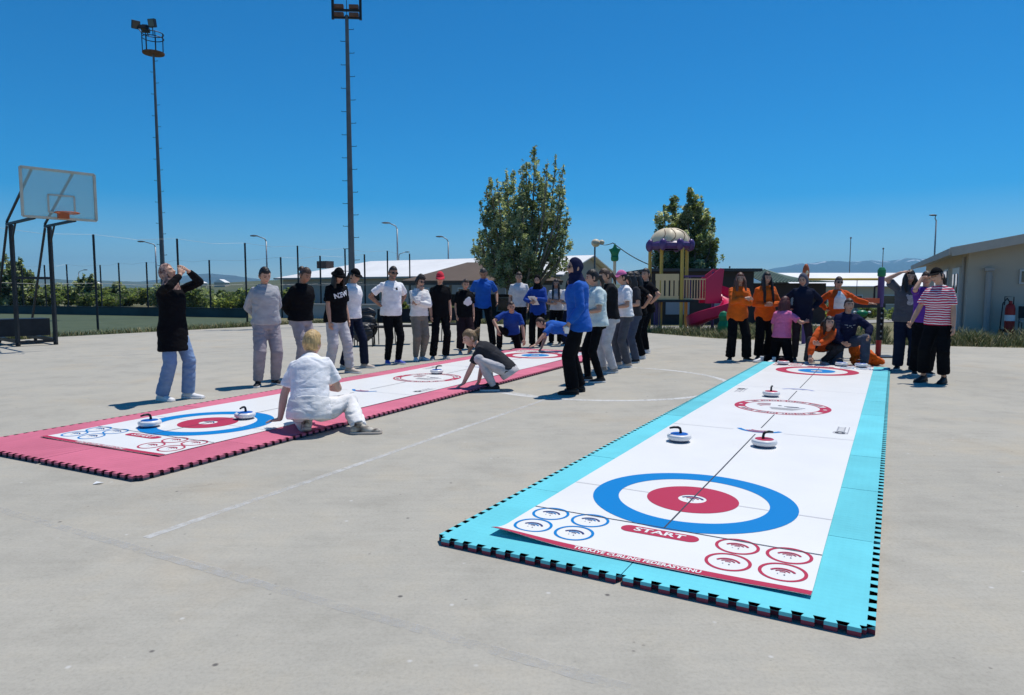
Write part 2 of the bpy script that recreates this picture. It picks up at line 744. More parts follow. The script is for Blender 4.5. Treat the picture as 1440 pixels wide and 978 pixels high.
    if tp['name'] == 'polo_shirt':
        cb_ = MB()
        cc, cM = sp(.525)
        for r0, zz in ((.070, .0),):
            A = [R(-62 + 304 * i / 22 + 90 + 28) for i in range(23)]
            cb_.rings([[cc + cM @ V((1.05 * r * math.cos(a), .95 * r * math.sin(a) - .004, z_)) for a in A] for r, z_ in ((.070, -.012), (.066, .022), (.074, .022), (.084, -.006))], 0, caps=False, closed=False)
        emit('collar', cb_.mesh('collar'), tp['mat'])

    # ---------------- shoes
    for an, td, kn, fp in ((aL, tdir[0], kL, foot_pitch[0]), (aR, tdir[1], kR, foot_pitch[1])):
        f = V((td[0], td[1], 0)).normalized()
        if fp:
            f = V((f.x * math.cos(R(fp)), f.y * math.cos(R(fp)), -math.sin(R(fp))))
        rgt = f.cross(V((0, 0, 1))).normalized()
        up = rgt.cross(f).normalized()
        o = an - up * .085
        prof = [(-.075, .026, .055), (-.055, .036, .085), (-.01, .038, .095), (.035, .040, .085), (.085, .045, .062), (.13, .046, .052), (.17, .040, .045), (.195, .024, .030)]
        b = MB()
        up_r, so_r = [], []
        for yy, hw, tz in prof:
            hw *= shoe_s
            tz *= shoe_s
            yy *= shoe_s
            c = o + f * yy
            up_r.append([c + rgt * (hw * .94 * math.cos(a)) + up * (.022 + (tz - .022) * max(0, math.sin(a)) ** .8 if math.sin(a) > 0 else .022) for a in
                         [2 * math.pi * i / 14 for i in range(14)]])
            hs = hw * 1.03
            so_r.append([c - rgt * hs + up * .0, c + rgt * hs + up * .0, c + rgt * hs + up * .025, c - rgt * hs + up * .025])
        b.rings(up_r, 0)
        b.rings(so_r, 1)
        b.tube([o + up * .07 - f * .012, o + up * .115 - f * .012], [(.038, .045), (.036, .042)], 12, 0, ref=rgt)
        m_ = b.mesh('shoe')
        emit('shoe', m_, [shoe, sole])

    # ---------------- hair
    def shell(scale, maskfn, inn=.88, nu=44, nv=30, groove=0.0, sh_=(0, 0, 0)):
        def fn(d):
            q = head_shape(V((d.x, d.y, d.z)))
            if d.y > 0:           # ignore nose
                q = V((d.x * .073, d.y * .094, d.z * .116)) if d.z > -.2 else q
            k = maskfn(d)
            gr = 1 + groove * math.sin(math.atan2(d.x, d.y) * 23 + d.z * 5) * .5 + groove * noise.noise(d * 9 + V((seed, 0, 0)))
            s_ = lerp(inn, scale * gr, k)
            return hc + Mh @ (V((q.x * s_, q.y * s_, q.z * s_)) + V(sh_) * k)
        vs, fs, _ = sphere_grid(fn, nu, nv)
        return vs, fs

    def hairmask(d):
        front = smooth01((d.z - .52 - .10 * abs(d.x)) / .10) if d.y > 0.25 else 1.0
        # sides: hair from ear back
        lim = lerp(.42, -.62, smooth01((.42 - d.y) / .5))
        side_ = smooth01((d.z - lim) / .12)
        return max(front if d.y > .25 else 0, side_)
    if hair:
        kind = hair.get('kind', 'short')
        b = MB()
        sc_ = {'short': 1.10, 'crop': 1.04, 'curly': 1.30, 'bob': 1.20}.get(kind, 1.11)
        vs, fs = shell(sc_, hairmask, groove=.035 if kind != 'curly' else .16)
        b.add(vs, fs)
        nape = hc + Mh @ V((0, -.085, -.02))
        if kind in ('long', 'longfront'):
            for k in range(13):
                a = R(-108 + 18 * k)
                s_ = hc + Mh @ V((.068 * math.sin(a), -.080 * math.cos(a) + .0, .03))
                dn = V((.088 * math.sin(a), -.115 * math.cos(a) - .015, -.25))
                tip = hc + Mn @ dn * (1 + .1 * noise.noise(V((k, seed, 0)))) + Mn @ V((0, 0, -hair.get('len', .12)))
                if kind == 'longfront' and abs(k - 6) > 4:
                    tip = tip + Mn @ V((0, .16, 0))
                m1 = s_.lerp(tip, .35) + Mn @ V((.006 * math.sin(a), -.015 * math.cos(a), .02))
                b.tube([s_, m1, s_.lerp(tip, .7), tip], [.022, .026, .026, .012], 8)
        if kind == 'pony':
            dd = V(hair.get('dir', (0, -.10, -.12)))
            st = hc + Mh @ V((0, -.095, .05))
            b.ell(st, (.028,) * 3)
            for k in range(6):
                j = V((noise.noise(V((k, seed, 1))) * .03, noise.noise(V((k, seed, 2))) * .03, noise.noise(V((k, seed, 5))) * .02))
                b.tube([st, st + Mh @ V((0, -.06, .02)) + j, st + Mh @ V((0, -.06, .0)) + dd + j * 1.5, st + dd * 2.0 + j * 2], [.02, .024, .02, .005], 8)
        if kind == 'bun':
            b.ell(hc + Mh @ V((0, -.115, .055)), (.048, .042, .046), None, 16, 12)
        if kind == 'tied':
            b.ell(hc + Mh @ V((0, -.115, -.01)), (.036, .04, .04), None, 16, 12)
            b.tube([hc + Mh @ V((0, -.12, -.02)), hc + Mh @ V((0, -.15, -.09)), hc + Mh @ V((0, -.13, -.2))], [.03, .032, .008], 10)
        if kind == 'curly':
            m_ = remesh(b, .010, 1, wr=.012, wf=(34, 34, 34), seed=seed)
        else:
            m_ = remesh(b, .0085, 2, wr=.005, wf=(38, 38, 7), seed=seed)
        emit('hair', m_, hair.get('mat', 'hair_dark'))
    if scarf:
        def smask(d):
            # opening for the face
            ox = d.x / .90
            oz = (d.z + .10) / .80
            r_ = math.sqrt(ox * ox + oz * oz)
            return max(smooth01((r_ - .92) / .16), smooth01((.30 - d.y) / .2))
        b = MB()
        vs, fs = shell(scarf.get('s', 1.15), smask, groove=.02)
        b.add(vs, fs)
        if not scarf.get('hood'):
            rings = []
            c0 = hc + Mh @ V((0, .005, -.075))
            for k, (q, rx, ry, yo) in enumerate(((0, .078, .086, -.006), (.3, .088, .094, -.006), (.6, .120, .108, -.004), (1.0, .152, .114, .002), (1.5, .150, .120, .01))):
                cc = c0.lerp(sp(.44)[0], min(q, 1.0)) - Mc @ V((0, 0, .06)) * max(0, q - 1) * 2
                rings.append([cc + Mc @ V((rx * g * math.cos(a), yo + ry * g * math.sin(a), .012 * math.sin(a * 3 + seed))) for a in
                              [2 * math.pi * i / 24 for i in range(24)]])
            b.rings(list(reversed(rings)))
            m_ = remesh(b, .011, 3, wr=.006, wf=(14, 14, 9), seed=seed)
            emit('headscarf', m_, scarf['mat'])
        else:
            b.ell(hc + Mh @ V((0, -.09, -.06)), (.07, .06, .09), None, 14, 10)
            emit('hood', remesh(b, .011, 3, wr=.006, seed=seed), scarf['mat'])
    if hat:
        b = MB()
        hk = hat['kind']

        def cmask(d):
            return smooth01((d.z - .36 + .0 * d.y) / .06)
        vs, fs = shell(1.17, cmask, inn=.86)
        b.add(vs, fs)
        if hk == 'cap':
            br = []
            for i in range(9):
                a = R(-62 + 124 * i / 8)
                br.append((math.sin(a), math.cos(a)))
            top_, bot_ = [], []
            for rr, zz in ((.80, .048), (1.0, .050), (1.35, .040), (1.72, .022)):
                top_.append([hc + Mh @ V((.084 * sx_ * min(rr, 1.08), .098 * cy_ * rr, zz)) for sx_, cy_ in br])
                bot_.append([hc + Mh @ V((.084 * sx_ * min(rr, 1.08), .098 * cy_ * rr, zz - .006)) for sx_, cy_ in br])
            b.rings(top_, 0, caps=False, closed=False)
            b.rings(bot_, 0, caps=False, closed=False)
            b.rings([top_[-1], bot_[-1]], 0, caps=False, closed=False)
        elif hk == 'bucket':
            rr_ = []
            for rr, zz in ((.95, .05), (1.12, .042), (1.45, .012), (1.44, .006), (1.10, .034)):
                rr_.append([hc + Mh @ V((.080 * rr * math.cos(a), .100 * rr * math.sin(a), zz)) for a in [2 * math.pi * i / 28 for i in range(28)]])
            b.rings(rr_, 0, caps=False)
        emit('cap' if hk == 'cap' else 'bucket_hat', b.mesh('cap'), hat['mat'])
    if glasses:
        b = MB()
        for sd in (-1, 1):
            b.ell(hc + Mh @ V((sd * .031, .089, .008)), (.027, .007, .019), Mh, 12, 8)
            b.bar(hc + Mh @ V((sd * .060, .080, .014)), hc + Mh @ V((sd * .078, -.01, .012)), .004, .005)
        b.bar(hc + Mh @ V((-.012, .096, .013)), hc + Mh @ V((.012, .096, .013)), .004, .004)
        emit('sunglasses', b.mesh('sunglasses'), glasses)
    info = dict(root=root, S=S, shirt=shirt, hc=hc, wr=wrists, sp=sp, rot=rot, shL=shL, shR=shR, Mc=Mc, aL=aL, aR=aR, pel=pel)
    return info


def shirt_print(info, shapes, mats, t=.33, name='print', off=.004, ang=0.0, dx=0.0):
    "flat printed shapes wrapped on the front of a shirt; shapes(mb, place)"
    S = info['S']
    me = info['shirt'].data
    bvh = BVHTree.FromPolygons([v.co.copy() for v in me.vertices], [tuple(p.vertices) for p in me.polygons])
    c, M = info['sp'](t)
    M = info['Mc']

    def place(x, y):
        xx = -(x * math.cos(ang) - y * math.sin(ang)) + dx
        yy = x * math.sin(ang) + y * math.cos(ang)
        o = (c + M @ V((xx, .5, yy))) * S
        d = M @ V((0, -1, 0))
        hit, nrm, _, _ = bvh.ray_cast(o, d)
        if hit is None:
            hit = (c + M @ V((xx, .1, yy))) * S
            nrm = -d
        return hit + nrm * off * (1 if nrm.dot(d) < 0 else -1)
    b = MB()
    shapes(b, place)
    b.build(name, mats, info['root'])
HAZE = 1.5e-4
# ================================================================== light
SUN_EL, SUN_AZ = 69.0, 45.0     # azimuth measured from +Y (view direction) towards +X
world = bpy.data.worlds.new("World")
scene.world = world
world.use_nodes = True
wn = world.node_tree
bg = wn.nodes["Background"]
sky = wn.nodes.new("ShaderNodeTexSky")
sky.sky_type = 'NISHITA'
sky.sun_disc = False
sky.sun_elevation = R(SUN_EL)
sky.sun_rotation = R(SUN_AZ)
sky.altitude = 1800
sky.air_density = 1.0
sky.dust_density = 0.25
sky.ozone_density = 4.0
hs = wn.nodes.new("ShaderNodeHueSaturation")
hs.inputs["Saturation"].default_value = 1.68
hs.inputs["Hue"].default_value = 0.499
hs.inputs["Value"].default_value = 1.17
wn.links.new(sky.outputs[0], hs.inputs["Color"])
wn.links.new(hs.outputs[0], bg.inputs["Color"])
bg.inputs["Strength"].default_value = 0.10
sl = bpy.data.lights.new("sun", 'SUN')
sl.energy = 4.55
sl.angle = R(0.53)
sl.color = (1.0, 0.955, 0.89)
so = bpy.data.objects.new("sun", sl)
COL.objects.link(so)
sd_ = V((math.sin(R(SUN_AZ)) * math.cos(R(SUN_EL)), math.cos(R(SUN_AZ)) * math.cos(R(SUN_EL)), math.sin(R(SUN_EL))))
so.rotation_euler = sd_.to_track_quat('Z', 'Y').to_euler()
so.location = (0, 0, 50)
scene.view_settings.view_transform = 'Standard'
scene.view_settings.look = 'None'
scene.view_settings.exposure = 0.0
scene.view_settings.gamma = 1.0

# ================================================================== materials
SK = (.50, .285, .195)
mat('skin', SK, rough=.55, var=.06, vscale=12, spec=.35)
mat('skin_tan', (.34, .175, .11), rough=.55, var=.06, vscale=12)
mat('skin_fair', (.56, .35, .26), rough=.55, var=.06, vscale=12)
mat('eye_dark', (.03, .02, .016), rough=.4)
mat('eye_white', (.55, .52, .50), rough=.3)
mat('lip', (.36, .13, .11), rough=.5)
mat('stubble', (.17, .11, .085), rough=.8)
for nm, c in dict(cloth_black=(.0065, .0065, .008), cloth_black_b=(.013, .013, .015), cloth_navy=(.012, .016, .035), cloth_white=(.80, .79, .80),
                  cloth_cream=(.74, .72, .70), cloth_mint=(.55, .64, .63), cloth_greyshirt=(.33, .33, .36), cloth_lightgrey=(.50, .48, .49),
                  cloth_mauve=(.31, .275, .29), cloth_sweat=(.36, .36, .38), cloth_olive=(.20, .175, .14), cloth_maroon=(.022, .014, .018),
                  cloth_blue=(.010, .095, .42), cloth_royal=(.010, .055, .30), cloth_orange=(.66, .115, .008), cloth_orange_deep=(.62, .085, .008),
                  cloth_pink=(.68, .17, .36), cloth_purple=(.105, .028, .26), cloth_jean=(.17, .26, .42), cloth_jean_dark=(.06, .075, .115),
                  cloth_charcoal=(.075, .078, .092), cloth_slate=(.16, .17, .20), cloth_hood=(.085, .09, .125), cloth_darkgrey=(.035, .035, .04),
                  cloth_red=(.62, .03, .055), cloth_navyblue=(.014, .017, .05), cloth_whitegrey=(.60, .59, .60), cloth_brown=(.25, .15, .09)).items():
    cloth(nm, c)
for nm, c in dict(hair_dark=(.016, .011, .009), hair_brown=(.055, .03, .018), hair_blonde=(.50, .33, .14), hair_blonde_dark=(.22, .14, .07), hair_red=(.075, .018, .020),
                  hair_auburn=(.115, .045, .025), hair_grey=(.05, .04, .035)).items():
    mat(nm, c, rough=.5, var=.35, vscale=30, stretch=(2.5, 2.5, .4), bump=.4, bscale=60, spec=.4)
# leopard headscarf
mat('scarf_leopard', (.10, .045, .04), col2=(.46, .30, .25), vscale=34, rough=.85, detail=1.5)
mat('camo_shoe', (.05, .035, .03), col2=(.55, .50, .42), vscale=17, rough=.7, detail=1.0)
mat('shoe_black', (.014, .014, .016), rough=.6, var=.1)
mat('shoe_white', (.72, .71, .70), rough=.6, var=.05)
mat('shoe_grey', (.30, .29, .28), rough=.7, var=.1)
mat('shoe_beige', (.52, .44, .37), rough=.7, var=.08)
mat('shoe_blue', (.05, .09, .42), rough=.6, var=.3, vscale=30)
mat('rubber_white', (.70, .69, .67), rough=.6)
mat('rubber_black', (.015, .015, .016), rough=.7)
mat('rubber_grey', (.25, .25, .25), rough=.7)
mat('glass_black', (.006, .006, .007), rough=.08, spec=.6)
mat('print_white', (.72, .72, .74), rough=.7)
mat('print_grey', (.36, .36, .38), rough=.8, var=.35, vscale=30)
mat('print_blue', (.02, .08, .30), rough=.7)
mat('print_black', (.02, .02, .02), rough=.7)
mat('paper', (.75, .75, .74), rough=.6)


def striped():
    m, n, b = nt_new('cloth_striped')
    b.inputs["Roughness"].default_value = .9
    b.inputs["Specular IOR Level"].default_value = .15
    tc = n.nodes.new("ShaderNodeTexCoord")
    sx = n.nodes.new("ShaderNodeSeparateXYZ")
    n.links.new(tc.outputs["Object"], sx.inputs[0])
    no = n.nodes.new("ShaderNodeTexNoise")
    no.inputs["Scale"].default_value = 5
    n.links.new(tc.outputs["Object"], no.inputs["Vector"])
    a = n.nodes.new("ShaderNodeMath")
    a.operation = 'MULTIPLY_ADD'
    a.inputs[1].default_value = .045
    n.links.new(no.outputs["Fac"], a.inputs[0])
    n.links.new(sx.outputs["Z"], a.inputs[2])
    f = n.nodes.new("ShaderNodeMath")
    f.operation = 'MULTIPLY'
    f.inputs[1].default_value = 1 / .034
    n.links.new(a.outputs[0], f.inputs[0])
    fr = n.nodes.new("ShaderNodeMath")
    fr.operation = 'FRACT'
    n.links.new(f.outputs[0], fr.inputs[0])
    r = n.nodes.new("ShaderNodeValToRGB")
    r.color_ramp.interpolation = 'CONSTANT'
    r.color_ramp.elements[0].color = (.50, .02, .075, 1)
    r.color_ramp.elements[1].position = .58
    r.color_ramp.elements[1].color = (.74, .70, .72, 1)
    n.links.new(fr.outputs[0], r.inputs[0])
    n.links.new(r.outputs[0], b.inputs["Base Color"])


striped()


def concrete():
    m, n, b = nt_new('concrete')
    L = n.links.new
    b.inputs["Roughness"].default_value = .9
    b.inputs["Specular IOR Level"].default_value = .2
    tc = n.nodes.new("ShaderNodeTexCoord")

    def noi(sc, det=6, rough=.6, st=(1, 1, 1)):
        mp = n.nodes.new("ShaderNodeMapping")
        mp.inputs["Scale"].default_value = st
        L(tc.outputs["Object"], mp.inputs["Vector"])
        t = n.nodes.new("ShaderNodeTexNoise")
        t.inputs["Scale"].default_value = sc
        t.inputs["Detail"].default_value = det
        t.inputs["Roughness"].default_value = rough
        L(mp.outputs[0], t.inputs["Vector"])
        return t

    def ramp(src, stops):
        r = n.nodes.new("ShaderNodeValToRGB")
        while len(r.color_ramp.elements) < len(stops):
            r.color_ramp.elements.new(.5)
        for e, (p, c) in zip(r.color_ramp.elements, stops):
            e.position = p
            e.color = (*c, 1) if len(c) == 3 else c
        L(src, r.inputs[0])
        return r

    def mix(a, bb, fac, mode='MIX'):
        x = n.nodes.new("ShaderNodeMix")
        x.data_type = 'RGBA'
        x.blend_type = mode
        if isinstance(fac, float):
            x.inputs[0].default_value = fac
        else:
            L(fac, x.inputs[0])
        L(a, x.inputs[6])
        L(bb, x.inputs[7])
        return x.outputs[2]
    big = ramp(noi(.35, 5).outputs["Fac"], [(.3, (.362, .342, .292)), (.7, (.418, .392, .332))])
    mid = ramp(noi(1.7, 7, .65).outputs["Fac"], [(.30, (.87, .87, .87)), (.5, (1, 1, 1)), (.74, (1.08, 1.05, 1.0))])
    c = mix(big.outputs[0], mid.outputs[0], 1.0, 'MULTIPLY')
    warm = ramp(noi(.8, 4).outputs["Fac"], [(.55, (0, 0, 0)), (.72, (1, 1, 1))])
    wc = n.nodes.new("ShaderNodeRGB")
    wc.outputs[0].default_value = (1.04, .985, .92, 1)
    c2 = mix(c, wc.outputs[0], 1.0, 'MULTIPLY')
    c = mix(c, c2, warm.outputs[0])
    fine = ramp(noi(60, 6, .75).outputs["Fac"], [(.25, (.80, .80, .80)), (.5, (1, 1, 1)), (.75, (1.10, 1.10, 1.09))])
    c = mix(c, fine.outputs[0], .95, 'MULTIPLY')
    brush = ramp(noi(7, 6, .7, (.25, 2.2, 1)).outputs["Fac"], [(.35, (.93, .93, .93)), (.65, (1.05, 1.05, 1.05))])
    c = mix(c, brush.outputs[0], .6, 'MULTIPLY')
    # dark specks and pale chips
    vo = n.nodes.new("ShaderNodeTexVoronoi")
    vo.inputs["Scale"].default_value = 3.2
    L(tc.outputs["Object"], vo.inputs["Vector"])
    spk = ramp(vo.outputs["Distance"], [(.022, (1, 1, 1)), (.045, (0, 0, 0))])
    dk = n.nodes.new("ShaderNodeRGB")
    dk.outputs[0].default_value = (.13, .12, .11, 1)
    c = mix(c, dk.outputs[0], spk.outputs[0])
    # finer grit and pale chips
    v2 = n.nodes.new("ShaderNodeTexVoronoi")
    v2.inputs["Scale"].default_value = 11
    L(tc.outputs["Object"], v2.inputs["Vector"])
    s2 = ramp(v2.outputs["Distance"], [(.05, (.55, .55, .55)), (.10, (0, 0, 0))])
    g2 = ramp(noi(2.3, 3).outputs["Fac"], [(.50, (0, 0, 0)), (.60, (1, 1, 1))])
    c = mix(c, dk.outputs[0], mix(s2.outputs[0], g2.outputs[0], 1.0, 'MULTIPLY'))
    v3 = n.nodes.new("ShaderNodeTexVoronoi")
    v3.inputs["Scale"].default_value = 5.3
    L(tc.outputs["Object"], v3.inputs["Vector"])
    s3 = ramp(v3.outputs["Distance"], [(.03, (.7, .7, .7)), (.07, (0, 0, 0))])
    pc = n.nodes.new("ShaderNodeRGB")
    pc.outputs[0].default_value = (.55, .54, .51, 1)
    c = mix(c, pc.outputs[0], s3.outputs[0])
    st = ramp(noi(3.1, 9, .78).outputs["Fac"], [(.36, (.93, .93, .925)), (.47, (1, 1, 1)), (.60, (1.0, 1.0, 1.0)), (.70, (1.07, 1.05, 1.02))])
    c = mix(c, st.outputs[0], 1.0, 'MULTIPLY')
    # hairline cracks
    vc = n.nodes.new("ShaderNodeTexVoronoi")
    vc.feature = 'DISTANCE_TO_EDGE'
    vc.inputs["Scale"].default_value = .33
    wob = noi(1.2, 6)
    ad = n.nodes.new("ShaderNodeVectorMath")
    ad.operation = 'ADD'
    L(tc.outputs["Object"], ad.inputs[0])
    L(wob.outputs["Color"], ad.inputs[1])
    L(ad.outputs[0], vc.inputs["Vector"])
    ck = ramp(vc.outputs["Distance"], [(.001, (1, 1, 1)), (.0035, (0, 0, 0))])
    msk = ramp(noi(.5, 3).outputs["Fac"], [(.52, (0, 0, 0)), (.62, (.28, .28, .28))])
    ckm = mix(msk.outputs[0], ck.outputs[0], 1.0, 'MULTIPLY')
    c = mix(c, dk.outputs[0], ckm)
    L(c, b.inputs["Base Color"])
    bp = n.nodes.new("ShaderNodeBump")
    bp.inputs["Strength"].default_value = .22
    bp.inputs["Distance"].default_value = .006
    L(noi(70, 6, .7).outputs["Fac"], bp.inputs["Height"])
    L(bp.outputs[0], b.inputs["Normal"])


concrete()


def worn_paint(name, col, lo, hi, sc=14, amt=.8):
    m, n, b = nt_new(name)
    L = n.links.new
    b.inputs["Base Color"].default_value = (*col, 1)
    b.inputs["Roughness"].default_value = .8
    tc = n.nodes.new("ShaderNodeTexCoord")
    t = n.nodes.new("ShaderNodeTexNoise")
    t.inputs["Scale"].default_value = sc
    t.inputs["Detail"].default_value = 7
    t.inputs["Roughness"].default_value = .7
    L(tc.outputs["Object"], t.inputs["Vector"])
    t2 = n.nodes.new("ShaderNodeTexNoise")
    t2.inputs["Scale"].default_value = 1.1
    L(tc.outputs["Object"], t2.inputs["Vector"])
    a = n.nodes.new("ShaderNodeMath")
    a.operation = 'MULTIPLY_ADD'
    a.inputs[1].default_value = .6
    L(t2.outputs["Fac"], a.inputs[0])
    L(t.outputs["Fac"], a.inputs[2])
    r = n.nodes.new("ShaderNodeMapRange")
    r.inputs["From Min"].default_value = lo
    r.inputs["From Max"].default_value = hi
    r.inputs["To Max"].default_value = amt
    L(a.outputs[0], r.inputs["Value"])
    tr = n.nodes.new("ShaderNodeBsdfTransparent")
    mx = n.nodes.new("ShaderNodeMixShader")
    L(r.outputs[0], mx.inputs[0])
    L(tr.outputs[0], mx.inputs[1])
    L(b.outputs[0], mx.inputs[2])
    L(mx.outputs[0], n.nodes["Material Output"].inputs["Surface"])


worn_paint('court_paint', (.61, .605, .58), .53, .95, amt=.75)
worn_paint('court_paint_clear', (.64, .635, .61), .45, .85, amt=.8)
worn_paint('court_paint_faint', (.50, .49, .46), .68, .98, amt=.6)
mat('turf', (.050, .072, .036), col2=(.075, .098, .052), vscale=1.2, rough=.95, bump=.6, bscale=30)
mat('dry_grass', (.11, .115, .050), col2=(.20, .175, .095), vscale=.35, rough=.95, bump=.5, bscale=6)
mat('hill_green', (.050, .068, .030), col2=(.095, .10, .052), vscale=.02, rough=.95)
mat('gravel', (.30, .285, .255), var=.15, vscale=2, rough=.95, bump=.5, bscale=40)
mat('blade_green', (.13, .15, .050), var=.4, vscale=2, rough=.7)
mat('blade_dry', (.34, .28, .14), var=.3, vscale=2, rough=.8)
mat('foam_teal', (.125, .535, .60), rough=.75, var=.05, vscale=3, bump=.35, bscale=90, spec=.25)
mat('foam_red', (.26, .055, .08), rough=.85, spec=.2)
mat('foam_pink', (.57, .15, .22), rough=.8, var=.07, vscale=3, bump=.35, bscale=90, spec=.2)
mat('foam_dark', (.085, .085, .11), rough=.9, spec=.2)


def foam_detail(nm):
    "tile to tile tone differences and the embossed grid of small pimples"
    m = MATS[nm]
    n = m.node_tree
    b = n.nodes["Principled BSDF"]
    src = b.inputs["Base Color"].links[0].from_socket
    oi = n.nodes.new("ShaderNodeObjectInfo")
    mr = n.nodes.new("ShaderNodeMapRange")
    mr.inputs["To Min"].default_value = .90
    mr.inputs["To Max"].default_value = 1.08
    n.links.new(oi.outputs["Random"], mr.inputs["Value"])
    tc = n.nodes.new("ShaderNodeTexCoord")
    t = n.nodes.new("ShaderNodeTexNoise")
    t.inputs["Scale"].default_value = 2.2
    t.inputs["Detail"].default_value = 8
    n.links.new(tc.outputs["Object"], t.inputs["Vector"])
    m2 = n.nodes.new("ShaderNodeMapRange")
    m2.inputs["From Min"].default_value = .3
    m2.inputs["From Max"].default_value = .7
    m2.inputs["To Min"].default_value = .93
    m2.inputs["To Max"].default_value = 1.06
    n.links.new(t.outputs["Fac"], m2.inputs["Value"])
    mu = n.nodes.new("ShaderNodeMath")
    mu.operation = 'MULTIPLY'
    n.links.new(mr.outputs[0], mu.inputs[0])
    n.links.new(m2.outputs[0], mu.inputs[1])
    mx = n.nodes.new("ShaderNodeVectorMath")
    mx.operation = 'SCALE'
    n.links.new(src, mx.inputs[0])
    n.links.new(mu.outputs[0], mx.inputs["Scale"])
    n.links.new(mx.outputs[0], b.inputs["Base Color"])
    vo = n.nodes.new("ShaderNodeTexVoronoi")
    vo.inputs["Scale"].default_value = 24
    vo.inputs["Randomness"].default_value = 0
    n.links.new(tc.outputs["Object"], vo.inputs["Vector"])
    bp = n.nodes.new("ShaderNodeBump")
    bp.inputs["Strength"].default_value = .45
    bp.inputs["Distance"].default_value = .006
    bp.invert = True
    n.links.new(vo.outputs["Distance"], bp.inputs["Height"])
    n.links.new(bp.outputs[0], b.inputs["Normal"])


foam_detail('foam_teal')
foam_detail('foam_pink')
mat('vinyl_white', (.75, .74, .71), rough=.42, var=.03, vscale=1.5, spec=.3)
mat('ink_blue', (.001, .19, .50), rough=.55, spec=.15)
mat('ink_red', (.43, .032, .075), rough=.55, spec=.15)
mat('ink_grey', (.045, .045, .055), rough=.5)
mat('ink_pale', (.34, .34, .36), rough=.5)
mat('ink_navy', (.035, .04, .16), rough=.5)
mat('ink_lilac', (.33, .35, .55), rough=.5)
mat('ink_blue_text', (.03, .16, .42), rough=.5)
mat('stone_white', (.74, .73, .72), rough=.35, spec=.45)
mat('stone_base', (.11, .13, .20), rough=.5)
mat('stone_red', (.45, .02, .055), rough=.4)
mat('stone_blue', (.006, .10, .42), rough=.4)
mat('black_plastic', (.012, .012, .013), rough=.4)
mat('steel_dark', (.018, .022, .028), rough=.5, metal=.3, var=.2)
mat('steel_mast', (.11, .125, .14), rough=.55, metal=.3, var=.15, vscale=3)
mat('steel_galv', (.30, .31, .32), rough=.5, metal=.5, var=.1)
mat('rust', (.14, .07, .045), rough=.8, var=.3, vscale=8)
mat('board_frame', (.48, .47, .40), rough=.6, var=.1)
mat('rim_orange', (.42, .10, .03), rough=.5)
mat('wall_beige', (.46, .40, .32), rough=.9, var=.05, vscale=1.5)
mat('wall_grey', (.36, .345, .33), rough=.9, var=.06, vscale=.8, bump=.2, bscale=30)
mat('wall_house', (.50, .44, .375), rough=.9, var=.05, vscale=1.2, bump=.25, bscale=50)
mat('roof_white', (.74, .73, .71), rough=.6, var=.05, vscale=.6)
mat('roof_brown', (.105, .075, .060), rough=.8, var=.12, vscale=.7)
mat('roof_green', (.13, .19, .15), rough=.6, var=.1, vscale=1)
mat('roof_dark', (.06, .06, .065), rough=.7)
mat('fascia_grey', (.46, .41, .36), rough=.7, var=.05)
mat('soffit', (.50, .48, .46), rough=.8)
mat('wall_dark', (.055, .042, .040), rough=.9, var=.15, vscale=1)
mat('panel_grey', (.30, .32, .36), rough=.5)
mat('window_dark', (.02, .025, .03), rough=.1, spec=.6)
mat('door_white', (.62, .62, .63), rough=.5)
mat('pipe_grey', (.38, .36, .35), rough=.6)
mat('board_teal', (.030, .055, .060), rough=.8, var=.25, vscale=.6)
mat('yellow_post', (.54, .37, .075), rough=.45)
mat('cream_panel', (.70, .51, .27), rough=.5, var=.04)
mat('purple_plastic', (.085, .045, .17), rough=.35)
mat('shell_cream', (.68, .56, .38), rough=.5, var=.05)
mat('pink_plastic', (.56, .015, .09), rough=.3)
mat('pink_pale', (.72, .40, .52), rough=.4)
mat('green_plastic', (.01, .19, .075), rough=.4)
mat('orange_plastic', (.55, .10, .035), rough=.45)
mat('red_paint', (.36, .012, .012), rough=.4)
mat('chair_black', (.016, .016, .018), rough=.7)
mat('leather_black', (.014, .014, .017), rough=.45, spec=.5)
mat('bark', (.16, .14, .115), rough=.95, var=.3, vscale=8, bump=.6, bscale=20)
for nm, c in dict(leaf_dark=(.068, .092, .040), leaf_mid=(.145, .175, .078), leaf_pale=(.40, .42, .31), leaf_yellow=(.17, .18, .055), leaf_grey=(.21, .235, .16)).items():
    m = mat(nm, c, rough=.5, spec=.4)
    n_ = m.node_tree
    tl = n_.nodes.new("ShaderNodeBsdfTranslucent")
    tl.inputs[0].default_value = (min(.7, c[0] * 1.75), min(.75, c[1] * 1.9), c[2] * 1.05, 1)
    ad_ = n_.nodes.new("ShaderNodeMixShader")
    ad_.inputs[0].default_value = .55
    n_.links.new(n_.nodes["Principled BSDF"].outputs[0], ad_.inputs[1])
    n_.links.new(tl.outputs[0], ad_.inputs[2])
    n_.links.new(ad_.outputs[0], n_.nodes["Material Output"].inputs["Surface"])
mat('mountain', (.050, .058, .052), col2=(.085, .085, .07), vscale=.004, rough=1.0)


